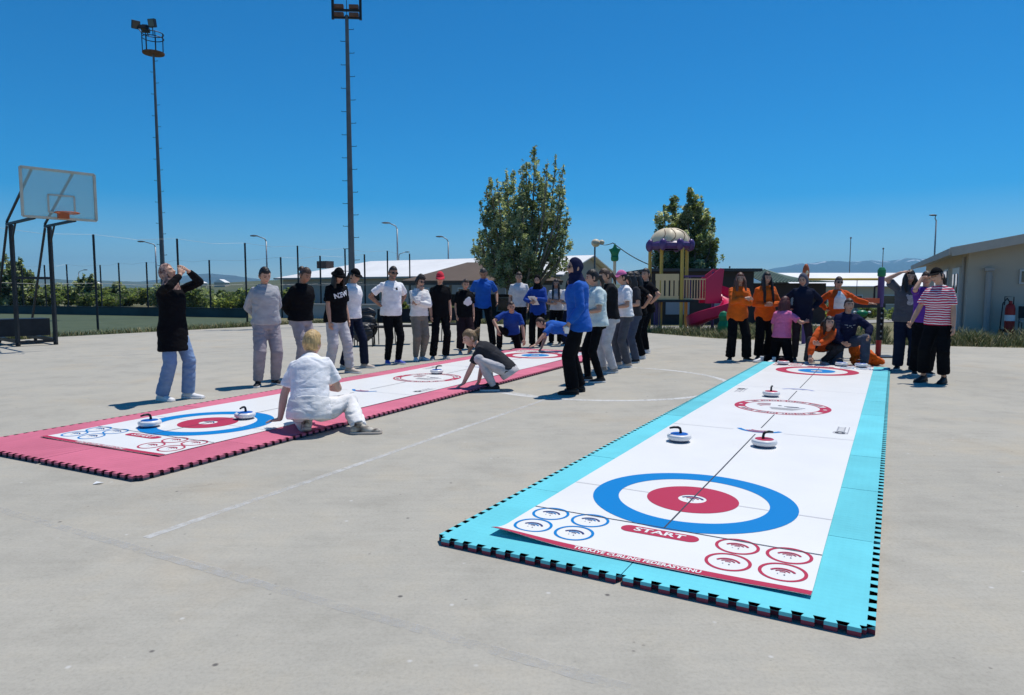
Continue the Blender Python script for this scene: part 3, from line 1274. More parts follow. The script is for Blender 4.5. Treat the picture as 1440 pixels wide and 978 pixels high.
def mountain_snow():
    m, n, b = nt_new('mountain_snow')
    L = n.links.new
    b.inputs["Roughness"].default_value = 1
    tc = n.nodes.new("ShaderNodeTexCoord")
    t = n.nodes.new("ShaderNodeTexNoise")
    t.inputs["Scale"].default_value = .007
    t.inputs["Detail"].default_value = 8
    L(tc.outputs["Object"], t.inputs["Vector"])
    s = n.nodes.new("ShaderNodeSeparateXYZ")
    L(tc.outputs["Object"], s.inputs[0])
    mr = n.nodes.new("ShaderNodeMapRange")
    mr.inputs["From Min"].default_value = 130
    mr.inputs["From Max"].default_value = 330
    mr.inputs["To Min"].default_value = -.28
    mr.inputs["To Max"].default_value = .12
    L(s.outputs["Z"], mr.inputs["Value"])
    a = n.nodes.new("ShaderNodeMath")
    a.operation = 'ADD'
    L(t.outputs["Fac"], a.inputs[0])
    L(mr.outputs[0], a.inputs[1])
    r = n.nodes.new("ShaderNodeValToRGB")
    r.color_ramp.elements[0].position = .56
    r.color_ramp.elements[0].color = (.045, .05, .052, 1)
    r.color_ramp.elements[1].position = .64
    r.color_ramp.elements[1].color = (.62, .64, .68, 1)
    L(a.outputs[0], r.inputs[0])
    L(r.outputs[0], b.inputs["Base Color"])


mountain_snow()


def clear_panel():
    m, n, b = nt_new('acrylic')
    L = n.links.new
    b.inputs["Base Color"].default_value = (.55, .68, .66, 1)
    b.inputs["Roughness"].default_value = .25
    tr = n.nodes.new("ShaderNodeBsdfTransparent")
    tr.inputs[0].default_value = (.90, .97, .95, 1)
    mx = n.nodes.new("ShaderNodeMixShader")
    mx.inputs[0].default_value = .38
    L(tr.outputs[0], mx.inputs[1])
    L(b.outputs[0], mx.inputs[2])
    L(mx.outputs[0], n.nodes["Material Output"].inputs["Surface"])


clear_panel()
# ================================================================== ground
def ground_h(x, y):
    k = smooth01((x + 9) / 6) if y > 0 else 0
    d = 0.0
    if y > 24:
        d = -min((y - 24) / 46.0, 1.0) * 1.1
    return d * k - .012


def build_ground():
    xs = sorted(set([-9000, -5000, -2500, -1200, -600, -300, -150, -100] + list(range(-80, 82, 4)) + [100, 150, 300, 600, 1200, 2500, 5000, 9000]))
    ys = sorted(set([-60, -30] + list(range(-20, 82, 4)) + [100, 130, 180, 300, 600, 1200, 2500, 4000, 9500]))
    mb = MB()
    vs = [V((x, y, ground_h(x, y) - (0 if y < 100 else min((y - 100) * .01, 9)))) for y in ys for x in xs]
    n = len(xs)
    fs = [(j * n + i, j * n + i + 1, (j + 1) * n + i + 1, (j + 1) * n + i) for j in range(len(ys) - 1) for i in range(n - 1)]
    mb.add(vs, fs)
    o = mb.build('ground', 'dry_grass', smooth=True)
    tag(o, kind='structure')


build_ground()


def sheet(name, pts, z, m):
    mb = MB()
    bm = bmesh.new()
    f = bm.faces.new([bm.verts.new((p[0], p[1], z)) for p in pts])
    bmesh.ops.triangulate(bm, faces=[f])
    me = bpy.data.meshes.new(name)
    bm.to_mesh(me)
    bm.free()
    me.materials.append(MATS[m])
    o = link(name, me)
    tag(o, kind='structure')
    return o


LEFT_EDGE = [(-16, 2), (-14.6, 12), (-13.6, 17.2), (-12.9, 19.5), (-9.65, 24.7), (-8.2, 27.5)]
RIGHT_EDGE = [(-3, 27.6), (1.2, 26), (4.3, 21.2), (5.6, 18.9), (9.5, 16.5), (11.7, 15.8), (16, 14.6), (26, 13)]
sheet('pavement', [(26, -12), (-16, -12)][::-1] + [(26, 13)] + RIGHT_EDGE[-2::-1] + LEFT_EDGE[::-1], 0.0, 'concrete')
sheet('pitch_turf', [(-60, 14), (-14.9, 12), (-13.75, 17.2), (-13.05, 19.6), (-9.8, 24.9), (-9.2, 26), (-12.7, 33.1), (-32, 40.2), (-60, 48)], -.006, 'turf')
sheet('playground_sand', [(4.0, 23.6), (6.0, 22.2), (8.2, 22.6), (9.0, 24.2), (7.4, 25.4), (4.8, 25.2)], .004, 'gravel')
mbp = MB()
pp = [(12.0, 26.0), (15.0, 29.5), (19, 33.5), (26, 39), (40, 46)]
for (a, b_) in zip(pp, pp[1:]):
    mbp.add([V((a[0], a[1], ground_h(*a) + .03)), V((b_[0], b_[1], ground_h(*b_) + .03)), V((b_[0] - 2, b_[1] + 2, ground_h(b_[0], b_[1] + 2) + .03)),
             V((a[0] - 2, a[1] + 2, ground_h(a[0], a[1] + 2) + .03))], [(0, 1, 2, 3)])
tag(mbp.build('path', 'gravel'), kind='structure')


def ribbon(name, pts, w, m, z=.004):
    z = z * .35  # thin paint film
    mb = MB()
    pts = [V((p[0], p[1], z)) for p in pts]
    L, Rr = [], []
    for i, p in enumerate(pts):
        d = (pts[min(i + 1, len(pts) - 1)] - pts[max(i - 1, 0)]).normalized()
        s = V((-d.y, d.x, 0)) * w / 2 * (1 + .35 * noise.noise(V((i * .9, w, 3))))
        L.append(p + s)
        Rr.append(p - s)
    mb.rings([L, Rr], caps=False, closed=False)
    tag(mb.build(name, m), kind='structure')


def seg(a, b, n=110, wob=.0):
    return [V((lerp(a[0], b[0], i / n), lerp(a[1], b[1], i / n), 0)) for i in range(n + 1)]


ribbon('court_line', seg((-1.98, 3.6), (.62, 8.7)), .055, 'court_paint')
ribbon('court_line', seg((-4.2, 4.65), (.4, 2.19)), .06, 'court_paint_faint')
ribbon('court_line', [V((1.28 + 1.86 * math.cos(a), 10.05 + 1.86 * math.sin(a), 0)) for a in [2 * math.pi * i / 96 for i in range(97)]], .10, 'court_paint_clear', z=.0045)
ribbon('court_line', seg((-.1, 8.95), (.62, 8.2)), .09, 'court_paint', z=.0055)
ribbon('court_line', seg((-9.5, 13.2), (-1.2, 17.5)), .05, 'court_paint_faint', z=.0045)

# ------------------------------------------------------------------ foam mats
def tooth_profile(n, pitch, depth, wide):
    "interlocking edge along x from 0 to n*pitch, teeth pointing to -y"
    pts = []
    for i in range(n):
        x0 = i * pitch
        c = x0 + pitch * .5
        a, b = pitch * .20, pitch * .30
        pts += [(x0 + .004, depth), (c - a, depth), (c - b, 0), (c + b, 0), (c + a, depth)]
    pts.append((n * pitch - .004, depth))
    return pts


def foam_mat(name, label, O, u, v, u0, u1, v0, v1, nu, nv, m_top, m_bot, thick=.036, teeth=12):
    root = thing(name, label, 'foam mat', (O.x, O.y, 0), math.atan2(u.y, u.x))
    du = (u1 - u0) / nu
    dv = (v1 - v0) / nv
    dep = .030
    for i in range(nu):
        for j in range(nv):
            x0, x1, y0, y1 = u0 + i * du, u0 + (i + 1) * du, v0 + j * dv, v0 + (j + 1) * dv
            g = .0022
            pts = []
            # bottom edge
            tn = teeth
            if j == 0:
                pts += [(x0 + px, y0 - dep + py) for px, py in tooth_profile(tn, du / tn, dep, 0)]
            else:
                pts += [(x0 + g, y0 + g), (x1 - g, y0 + g)]
            # right edge
            if i == nu - 1:
                pts += [(x1 + dep - py, y0 + px) for px, py in tooth_profile(tn, dv / tn, dep, 0)]
            else:
                pts += [(x1 - g, y0 + g), (x1 - g, y1 - g)]
            if j == nv - 1:
                pts += [(x1 - px, y1 + dep - py) for px, py in tooth_profile(tn, du / tn, dep, 0)]
            else:
                pts += [(x1 - g, y1 - g), (x0 + g, y1 - g)]
            if i == 0:
                pts += [(x0 - dep + py, y1 - px) for px, py in tooth_profile(tn, dv / tn, dep, 0)]
            else:
                pts += [(x0 + g, y1 - g), (x0 + g, y0 + g)]
            # drop repeats
            q = []
            for p in pts:
                if not q or (abs(p[0] - q[-1][0]) + abs(p[1] - q[-1][1])) > 1e-5:
                    q.append(p)
            if abs(q[0][0] - q[-1][0]) + abs(q[0][1] - q[-1][1]) < 1e-5:
                q.pop()
            n = len(q)
            dz = random.uniform(0, .0015)
            mb = MB()
            zs = [.001, thick * .55, thick + dz]
            rings = [[V((p[0], p[1], z)) for p in q] for z in zs]
            mb.rings(rings[0:2], 1, caps=False)
            mb.rings(rings[1:3], 0, caps=False)
            bm = bmesh.new()
            f = bm.faces.new([bm.verts.new(p) for p in rings[2]])
            bmesh.ops.triangulate(bm, faces=[f], ngon_method='EAR_CLIP')
            bm.verts.index_update()
            mb.add([p.co.copy() for p in bm.verts], [tuple(w.index for w in fc.verts) for fc in bm.faces], 0)
            bm.free()
            mb.build('tile', [m_top, m_bot], root)
    return root


v1 = V((.487, .873, 0)).normalized()
u1 = V((v1.y, -v1.x, 0))
O1 = V((.575, 3.17, 0))
foam_mat('foam_mat', 'long turquoise interlocking foam mat on the concrete, red underside showing at its edge', O1, u1, v1, -1.0, 1.0, -.15, 10.0, 2, 10, 'foam_teal', 'foam_red')
v2 = V((.445, .8955, 0)).normalized()
u2 = V((v2.y, -v2.x, 0))
O2 = V((-3.46, 5.60, 0))
foam_mat('foam_mat', 'long pinkish red interlocking foam mat with dark underside, on the concrete at left', O2, u2, v2, -1.10, 1.15, -.43, 10.2, 2, 10, 'foam_pink', 'foam_dark', teeth=13)


# ------------------------------------------------------------------ printed curling sheets
SL, SW = 9.92, .785


def curling_sheet(label, O, u, v, base, lift, near, far):
    "u across, v along; flat vinyl with everything printed on it"
    seed_ = O.x
    mats = ['vinyl_white', 'ink_blue', 'ink_red', 'ink_grey', 'ink_pale', 'ink_navy', 'ink_lilac', 'vinyl_white']
    mb = MB()

    def zz(a, b):
        k = max(0.0, 1 - b / .20)
        lv = lift[0] * math.exp(-((a + .78) / .30) ** 2) + lift[1] * (.6 + .4 * math.sin(a * 7 + 1)) + lift[2] * math.exp(-((a - .75) / .3) ** 2)
        wave = (.0016 * (1 + math.sin(b * 2.3 + a * 1.5)) + .0022 * (1 + noise.noise(V((a * 2.2, b * 1.1, seed_))))) * smooth01(b / .3)
        return base + k * k * lv + wave

    def pl(a, b, l=0.0):
        return V((a, b, zz(a, b) + l))
    # sheet itself with a little thickness
    na, nb_ = 48, 120
    bs = [SL * (i / nb_) ** 1.4 for i in range(nb_ + 1)]
    as_ = [-SW + 2 * SW * i / na for i in range(na + 1)]
    grid = [[pl(a, b) for a in as_] for b in bs]
    mb.rings(grid, 0, caps=False, closed=False)
    edge = [pl(a, 0) for a in as_]
    mb.rings([[p - V((0, -.004, .003)) for p in edge], edge], 5, caps=False, closed=False)
    edge = [pl(-SW, b) for b in bs]
    mb.rings([edge, [p - V((0, 0, .003)) for p in edge]], 0, caps=False, closed=False)
    edge = [pl(SW, b) for b in bs]
    mb.rings([[p - V((0, 0, .003)) for p in edge], edge], 0, caps=False, closed=False)
    E1, E2 = .0016, .0028

    def annulus(cu, cv, r0, r1, mi, l=E1, n=72, a0=0, a1=2 * math.pi):
        A = [a0 + (a1 - a0) * i / n for i in range(n + 1)]
        o = [pl(cu + r1 * math.cos(t), cv + r1 * math.sin(t), l) for t in A]
        i_ = [pl(cu + r0 * math.cos(t), cv + r0 * math.sin(t), l) for t in A]
        mb.rings([i_, o], mi, caps=False, closed=False)

    def rect(a0, b0, a1, b1, mi, l=E1, n=1):
        for k in range(n):
            x0, x1 = lerp(a0, a1, k / n), lerp(a0, a1, (k + 1) / n)
            mb.add([pl(x0, b0, l), pl(x1, b0, l), pl(x1, b1, l), pl(x0, b1, l)], [(0, 1, 2, 3)], mi)

    def vline(a, b0, b1, w, mi, l=E2):
        n = max(2, int((b1 - b0) / .15))
        for k in range(n):
            y0, y1 = lerp(b0, b1, k / n), lerp(b0, b1, (k + 1) / n)
            mb.add([pl(a - w / 2, y0, l), pl(a + w / 2, y0, l), pl(a + w / 2, y1, l), pl(a - w / 2, y1, l)], [(0, 1, 2, 3)], mi)

    def arcs(cu, cv, r, mi, mi2, s=1):
        "the arched emblem in the middle of a ring"
        annulus(cu, cv - r * .35 * s, r * .86, r * 1.04, mi, E2, 20, R(28 if s > 0 else 208), R(152 if s > 0 else 332))
        annulus(cu, cv - r * .35 * s, r * .58, r * .70, mi2, E2, 16, R(38 if s > 0 else 218), R(142 if s > 0 else 322))
        annulus(cu, cv - r * .35 * s, r * .32, r * .42, mi, E2, 12, R(55 if s > 0 else 235), R(125 if s > 0 else 305))
        annulus(cu - r * .3, cv - r * .42 * s, 0.0, r * .06, 4, E2, 8)
        annulus(cu + r * .18, cv - r * .50 * s, 0.0, r * .07, 3, E2, 8)

    def house(cv, outer, inner, s):
        annulus(0, cv, .45, .61, outer)
        annulus(0, cv, .085, .275, inner)
        arcs(0, cv, .075, 5, 2, s)

    def end(s):
        f = (lambda b: b) if s > 0 else (lambda b: SL - b)
        return f
    for s, (outer, inner) in ((1, near), (-1, far)):
        f = end(s)
        house(f(1.11), outer, inner, s)
        for cu, ci in ((-.645, 1), (-.40, 1), (.40, 2), (.645, 2)):
            for cv in (.215, .437):
                annulus(cu * s, f(cv), .092, .108, ci, E1, 40)
                arcs(cu * s, f(cv), .062, ci if ci == 2 else 5, 1 if ci == 1 else 2, s)
        # start pill
        aa = [(.16 + .05 * math.cos(t), .05 * math.sin(t)) for t in [R(-90 + 15 * i) for i in range(13)]] + \
             [(-.16 + .05 * math.cos(t), .05 * math.sin(t)) for t in [R(90 + 15 * i) for i in range(13)]]
        mb.add([pl(a * s, f(.425 + b_), E1) for a, b_ in aa], [tuple(range(len(aa)))], 2)
        text_mb(mb, "START", .075, 7, lambda x_, y_: pl(x_ * s, f(.425 + y_), E2), bold=.002, sx=1.25)
        rect(-SW, f(0) + (.003 if s > 0 else -.003), SW, f(.058), 2, E1, 48)
        text_mb(mb, "T\u00dcRK\u0130YE CURL\u0130NG FEDERASYONU".replace("CURL\u0130NG", "CURLING"), .048, 7, lambda x_, y_: pl(x_ * s, f(.030 + y_), E2), bold=.0016, sx=.84)
        rect(-SW, f(.512), SW, f(.520), 3, E2, 8)
        rect(-SW, f(1.107), -.612, f(1.112), 4, E2, 2)
        rect(.612, f(1.107), SW, f(1.112), 4, E2, 2)
        rect(-.45, f(1.107), -.275, f(1.112), 4, E2, 2)
        rect(.275, f(1.107), .45, f(1.112), 4, E2, 2)
        vl = f(3.44)
        rect(-SW, vl - .003, -.22, vl + .003, 4, E2, 8)
        rect(.22, vl - .003, SW, vl + .003, 4, E2, 8)
    # centre line, broken at the emblems
    for b0, b1 in ((.52, 3.30), (3.62, 4.42), (5.50, 6.30), (6.62, 9.40)):
        vline(0, b0, b1, .009, 3)
    # middle medallion
    mv = SL / 2
    annulus(0, mv, .475, .50, 2)
    annulus(0, mv, .385, .402, 2)
    for a0 in (-22, 158):
        annulus(0, mv, .402, .475, 2, E1, 16, R(a0), R(a0 + 44))
    for k in range(30):
        for a0 in (30, 210):
            if k % 9 in (7,) or k == 29:
                continue
            t0 = R(a0 + 4 * k)
            annulus(0, mv, .418, .460, 4 if k % 3 else 2, E2, 2, t0, t0 + R(2.4))
    for a0 in (0, 180):
        annulus(.437 * math.cos(R(a0)), mv, 0, .022, 0, E2, 10)
    for k in range(4):
        annulus(-.12, mv - .05, .10 + .045 * k, .122 + .045 * k, 2 if k % 2 == 0 else 4, E1, 16, R(95), R(165 - 12 * k))
    annulus(-.03, mv + .07, .0, .022, 3, E1, 10)
    rect(.02, mv + .03, .17, mv + .055, 3, E1)
    rect(.05, mv - .005, .24, mv + .012, 5, E1)
    for k in range(5):
        rect(-.12 + .01 * k, mv - .075 - .03 * k, .22 - .02 * k, mv - .065 - .03 * k, 4, E1)
    # winged emblems on the two hog lines
    for cv, s, c1, c2 in ((3.44, 1, 1, 2), (SL - 3.44, -1, 6, 6)):
        annulus(0, cv + .165 * s, .180, .222, c1, E1, 16, R(205 if s > 0 else 25), R(248 if s > 0 else 68))
        annulus(0, cv + .165 * s, .180, .222, c1, E1, 16, R(292 if s > 0 else 112), R(335 if s > 0 else 155))
        annulus(0, cv + .165 * s, .208, .222, c1, E1, 16, R(248 if s > 0 else 68), R(292 if s > 0 else 112))
        for k in range(3):
            annulus(0, cv + .125 * s, .085 + .028 * k, .102 + .028 * k, c2 if k % 2 == 0 else 6, E2, 14, R(225 if s > 0 else 45), R(315 if s > 0 else 135))
    # small grey side marks
    for a, b_, s in ((.66, 3.86, 1), (-.66, SL - 3.86, -1)):
        annulus(a, b_ - .12 * s, .018, .045, 3, E1, 16)
        annulus(a, b_ - .12 * s, .055, .062, 4, E1, 16)
        for k in range(4):
            y0 = b_ + (-.045 + .062 * k) * s
            rect(a - .035, min(y0, y0 + .042 * s), a - .023, max(y0, y0 + .042 * s), 4, E1)
            rect(a + .023, min(y0, y0 + .042 * s), a + .035, max(y0, y0 + .042 * s), 4, E1)
            rect(a - .035, min(y0, y0 + .010 * s), a + .035, max(y0, y0 + .010 * s), 4, E1)
        rect(a + .058, b_ - .15, a + .066, b_ + .2, 4, E1)
    o = mb.build('curling_sheet', mats)
    o.location = (O.x, O.y, 0)
    o.rotation_euler = (0, 0, math.atan2(u.y, u.x))
    tag(o, label, 'curling sheet')
    return o


curling_sheet('white printed curling sheet lying on the turquoise foam mat', O1, u1, v1, .0405, (.034, .003, .010), (1, 2), (2, 1))
curling_sheet('white printed curling sheet lying on the pinkish red foam mat', O2, u2, v2, .0405, (.002, .006, .003), (1, 2), (2, 1))


# ------------------------------------------------------------------ curling stones
def make_stone(color):
    root = thing('curling_stone', '', 'curling stone')
    mb = MB()
    mb.lathe([(0, .003), (.070, .003), (.080, .008), (.084, .020)], n=36, mi=0)
    mb.build('base', ['stone_base'], root, smooth=True, angle=50)
    mb = MB()
    mb.lathe([(.080, .020), (.094, .022), (.101, .034), (.102, .046), (.098, .058), (.090, .064), (.074, .0655)], n=36)
    mb.build('body', ['stone_white'], root, smooth=True, angle=60)
    mb = MB()
    mb.lathe([(.074, .0655), (.072, .068), (.03, .071), (0, .0715)], n=36)
    mb.build('top_disc', ['stone_' + color], root, smooth=True, angle=60)
    mb = MB()
    mb.tube([(0, -.012, .068), (0, -.012, .090), (0, -.006, .112), (0, .012, .122), (0, .045, .124), (0, .085, .117)], [.013, .011, .011, .011, .0105, .008], 12)
    mb.build('handle', ['black_plastic'], root, smooth=True)
    return root


def on(O, u, v, a, b):
    return O + u * a + v * b


ZS = .0435
ST = {'blue': make_stone('blue'), 'red': make_stone('red')}
used = set()
GRP = 'curling stones on the printed sheets'


def stone(color, p, rz, label):
    o = ST[color]
    loc = (p.x, p.y, ZS)
    if color in used:
        o = dup(o, loc, rz, label)
    else:
        used.add(color)
        o.location = loc
        o.rotation_euler = (0, 0, rz)
        o['label'] = label
    o['group'] = GRP


stone('blue', on(O1, u1, v1, -.52, 2.69), R(95), 'blue topped curling stone alone on the white sheet of the turquoise mat')
stone('red', on(O1, u1, v1, .15, 2.83), R(-70), 'red topped curling stone in front of the blue and pink emblem')
stone('red', on(O1, u1, v1, -.22, 5.68), R(-30), 'red topped curling stone just beyond the round red medallion on the turquoise mat sheet')
stone('red', on(O1, u1, v1, -.60, 9.56), R(100), 'curling stone at the far end of the turquoise mat, by the pink topped kneeler')
stone('blue', on(O1, u1, v1, .30, 9.80), R(60), 'curling stone at the far end before the planted knee of the girl in navy')
stone('blue', on(O1, u1, v1, .60, 9.76), R(80), 'curling stone at the far right corner of the turquoise mat sheet')
stone('blue', on(O2, u2, v2, -.32, .72), R(150), 'blue topped curling stone on the outer blue ring nearest the left edge of the photo')
stone('blue', on(O2, u2, v2, .16, 1.42), R(170), 'blue topped curling stone inside the blue ring beside the crouching blonde woman')
stone('blue', on(O2, u2, v2, -.12, 5.41), R(-60), 'lone curling stone beyond the red medallion on the pinkish mat sheet')
# ================================================================== the people
JOG = (.092, .078, .066)
SLIM = (.086, .066, .052)
WIDE = (.094, .086, .090)
STRAIGHT = (.090, .076, .074)


def T(m, **k):
    return dict(mat=m, **k)


GL = 'girls and coaches watching along the pinkish mat'
GQ = 'girls queueing beside the far end of the pinkish mat'
GO = 'group around the far end of the turquoise mat'
BK = T('cloth_black', r=STRAIGHT)
LONG = dict(sleeve='long', sr=.98)

# --- left side of the pinkish mat
person('woman in brown patterned headscarf and long black tunic, both hands shading her face', -4.11, 8.29, 104, H=1.63, lean=-4, head=(-4, -26, 0),
       armL=dict(w=(-.05, .215, 1.63), e=(-.6, .6, .1), d=(.45, -.35, .5), curl=25), armR=dict(w=(.10, .22, 1.58), e=(.7, .6, -.1), d=(-.35, -.2, .8), curl=25),
       ankles=((-.10, .10, .085), (.13, -.10, .085)), top=T('cloth_black', hem=-.30, loose=.035, name='tunic', flare=.10, **LONG),
       bottom=T('cloth_jean', r=(.092, .082, .080)), shoe='shoe_white', scarf=dict(mat='scarf_leopard', s=1.17), group=GL, shoe_s=1.08)
a2 = person('girl with short black hair in grey sweatshirt and grey trousers', -3.47, 9.55, 146, H=1.66, girth=1.04, head=(-8, 24, 4),
            armL='behind', armR='behind', top=T('cloth_sweat', hem=-.04, loose=.035, name='sweatshirt', sleeve='long', sr=1.05, belly=.01, wr=.010),
            bottom=T('cloth_mauve', r=(.098, .086, .066), loose=.022, wr=.010), hair=dict(kind='short'), group=GL, stance=.13)
person('person with hair bun in black long sleeved top and light grey trousers', -3.2, 10.33, 118, H=1.68, girth=1.06, lean=6, head=(10, 24, 0),
       armL='behind', armR='behind', top=T('cloth_black', hem=-.03, loose=.04, name='sweater', sleeve='long', sr=1.12, wr=.010),
       bottom=T('cloth_mauve', r=JOG, loose=.02), hair=dict(kind='bun', mat='hair_brown'), skin='skin_tan', group=GL, shoe='shoe_white')
p4 = person('girl in black bucket hat and black t-shirt with slanted white lettering', -2.83, 11.0, 128, H=1.68, head=(14, 22, 0), lean=5,
            armL='down', armR=dict(w=(.20, .10, .78), d=(0, .15, -1)), ankles=((-.13, .16, .085), (.14, -.03, .085)), top=T('cloth_black', hem=-.10, loose=.04, sr=1.15),
            bottom=T('cloth_lightgrey', r=(.098, .088, .070), loose=.02, wr=.010), shoe='shoe_beige', sole='rubber_white', hair=dict(kind='long', len=.05),
            hat=dict(kind='bucket', mat='cloth_black'), group=GL, shoe_s=1.15)
shirt_print(p4, lambda b, pl: text_mb(b, "NEW", .105, 0, pl, bold=.004), ['print_white'], t=.36, ang=.25, dx=.02)
person('girl in black cap and white t-shirt half hidden behind the girl in bucket hat', -2.72, 11.62, 120, H=1.68, head=(0, 18, 0), armL='hips', armR='hips',
       ankles=((-.17, .12, .085), (.12, -.1, .085)), top=T('cloth_white', hem=-.06, loose=.035), bottom=T('cloth_navy', r=STRAIGHT), shoe='shoe_beige', hair=dict(kind='tied'),
       hat=dict(kind='cap', mat='cloth_black'), group=GL)
p6 = person('stocky man in white t-shirt and black trousers with bright blue shoes, hands on hips', -2.15, 12.33, 140, H=1.76, girth=1.02, stance=.08, female=False, head=(12, 14, 0), skin='skin_tan',
            armL='hips', armR='hips', top=T('cloth_white', hem=-.07, loose=.024, belly=.035), bottom=T('cloth_black', r=(.092, .070, .054)), shoe='shoe_blue',
            hair=dict(kind='crop'), beard=True, glasses='glass_black', group=GL)
shirt_print(p6, lambda b, pl: [b.add([pl(-.02, .02), pl(.02, .02), pl(.02, -.02), pl(-.02, -.02)], [(3, 2, 1, 0)], 0)], ['print_black'], t=.40, dx=-.03)
person('girl with curly black hair in cream sweatshirt and olive trousers, arms folded', -1.78, 12.96, 148, H=1.60, girth=1.0, head=(-4, 14, -4), armL='crossed', armR='chin',
       top=T('cloth_cream', hem=-.02, loose=.035, name='sweatshirt', sleeve='long', sr=1.1, wr=.011), bottom=T('cloth_olive', r=(.098, .086, .050), loose=.02, wr=.011),
       shoe='shoe_white', hair=dict(kind='curly'), glasses='glass_black', group=GL, stance=.07)
person('person in red cap, black t-shirt and black trousers', -1.42, 13.23, 158, H=1.68, head=(14, 18, 3), armL='down', armR='down', top=T('cloth_black', hem=-.06, loose=.02, sr=.95),
       bottom=BK, shoe='shoe_grey', hair=dict(kind='short'), hat=dict(kind='cap', mat='cloth_red'), group=GL, stance=.12)
p9 = person('girl in black t-shirt with white cloud shaped print and wide dark trousers', -.98, 14.3, 160, H=1.56, girth=1.08, head=(8, 14, 0), top=T('cloth_black', hem=-.08, loose=.035, sr=1.1),
            bottom=T('cloth_maroon', r=(.10, .094, .092), loose=.02, end=.86), shoe='shoe_grey', hair=dict(kind='tied', mat='hair_brown'), group=GL)


def blob(b, pl):
    for cx, cy, r in ((0, 0, .075), (-.05, -.035, .05), (.055, -.03, .052), (.0, -.055, .055), (.02, .045, .05)):
        for i in range(4):
            r0, r1 = r * i / 4, r * (i + 1) / 4
            A = [2 * math.pi * k / 20 for k in range(20)]
            b.rings([[pl(cx + r0 * math.cos(a), cy + r0 * math.sin(a)) for a in A], [pl(cx + r1 * math.cos(a), cy + r1 * math.sin(a)) for a in A]], 0, caps=False)


shirt_print(p9, blob, ['print_white'], t=.30, dx=-.05)
person('tall man in blue polo shirt standing and looking down, black trousers', -.64, 15.7, 176, H=1.86, girth=.98, female=False, head=(4, 34, 6), lean=6, armL=dict(w=(-.27, .02, .98)),
       armR=dict(w=(.25, .06, .95)), top=T('cloth_blue', hem=-.08, loose=.024, name='polo_shirt'), bottom=T('cloth_black', r=STRAIGHT), shoe='shoe_black', hair=dict(kind='crop', mat='hair_grey'),
       skin='skin_tan', beard=True, group=GL, stance=.16)
person('young man in white t-shirt behind the kneeling man in blue', .16, 17.3, 180, H=1.78, female=False, head=(0, 12, 0), top=T('cloth_whitegrey', hem=-.05, loose=.022), bottom=BK,
       hair=dict(kind='short', mat='hair_brown'), group=GL)
p12 = person('woman in black headscarf and long blue top writing on a clipboard', .58, 16.07, 190, H=1.68, girth=1.02, head=(4, 14, 0), armL=dict(w=(-.02, .26, 1.15), e=(-.8, -.4, -.4), d=(.6, .3, .1), curl=45),
             armR=dict(w=(.10, .25, 1.06), e=(.8, -.4, -.3), d=(-.5, .5, .1), curl=45), top=T('cloth_royal', hem=-.16, loose=.03, name='long_shirt', flare=.08, **LONG),
             bottom=T('cloth_black', r=(.094, .084, .080)), scarf=dict(mat='cloth_black'), group=GL)
person('girl with long dark hair in pale grey t-shirt and black trousers', 1.07, 16.9, 190, H=1.60, head=(0, 10, 0), armL='crossed', armR='front', top=T('cloth_whitegrey', hem=-.02, loose=.028),
       bottom=BK, hair=dict(kind='longfront', len=.16), group=GL)
person('girl in white t-shirt mostly hidden behind the woman in navy headscarf', 1.40, 16.6, 200, H=1.62, head=(0, 8, 0), armR='front', armL='down',
       top=T('cloth_white', hem=-.03, loose=.03), bottom=T('cloth_navy', r=STRAIGHT), hair=dict(kind='longfront', len=.1), group=GL)

# --- playing on the pinkish mat
KG = 'players crouching on the pinkish mat'
person('man in blue polo shirt kneeling on one knee, forearm resting on his raised knee', -.02, 15.2, 184, H=1.74, female=False, pelvis=(0, -.05, .40), lean=42, ptilt=18, side=-6, head=(-14, 10, 8),
       armR=dict(w=(.24, .46, .46), e=(.9, -.2, .5), d=(-.1, .25, -1), curl=35), armL=dict(w=(-.34, .42, .10), e=(-.5, -.7, .4), d=(-.05, .3, -1), curl=15),
       ankles=((-.12, -.42, .09), (.24, .20, .085)), knee_hint=((-.25, 1, -1.0), (.25, 1, .8)), toes=((0, 1), (.3, 1)), foot_pitch=(50, 0),
       top=T('cloth_royal', hem=-.04, loose=.026, name='polo_shirt'), bottom=T('cloth_black', r=(.092, .074, .062)), hair=dict(kind='crop', mat='hair_brown'), group=KG)
person('man in blue polo shirt on his knees reaching one arm out flat over the mat', 1.22, 14.45, 250, H=1.72, female=False, pelvis=(0, 0, .46), lean=84, ptilt=62, head=(12, 30, 0), twist=12,
       armL=dict(w=(-.22, .96, .10), e=(-.6, .2, .6), d=(-.1, 1, -.25), n=(0, 0, -1), curl=8), armR=dict(w=(.22, .55, .10), e=(.6, -.5, .3), d=(0, .6, -.6), n=(0, 0, -1), curl=10),
       ankles=((-.13, -.42, .08), (.13, -.45, .08)), knee_hint=((-.1, .6, -1), (.1, .6, -1)), foot_pitch=(55, 55), toes=((0, 1), (0, 1)),
       top=T('cloth_blue', hem=-.05, loose=.028, name='polo_shirt'), bottom=T('cloth_black', r=(.09, .074, .062)), hair=dict(kind='crop', mat='hair_brown'), group=KG)
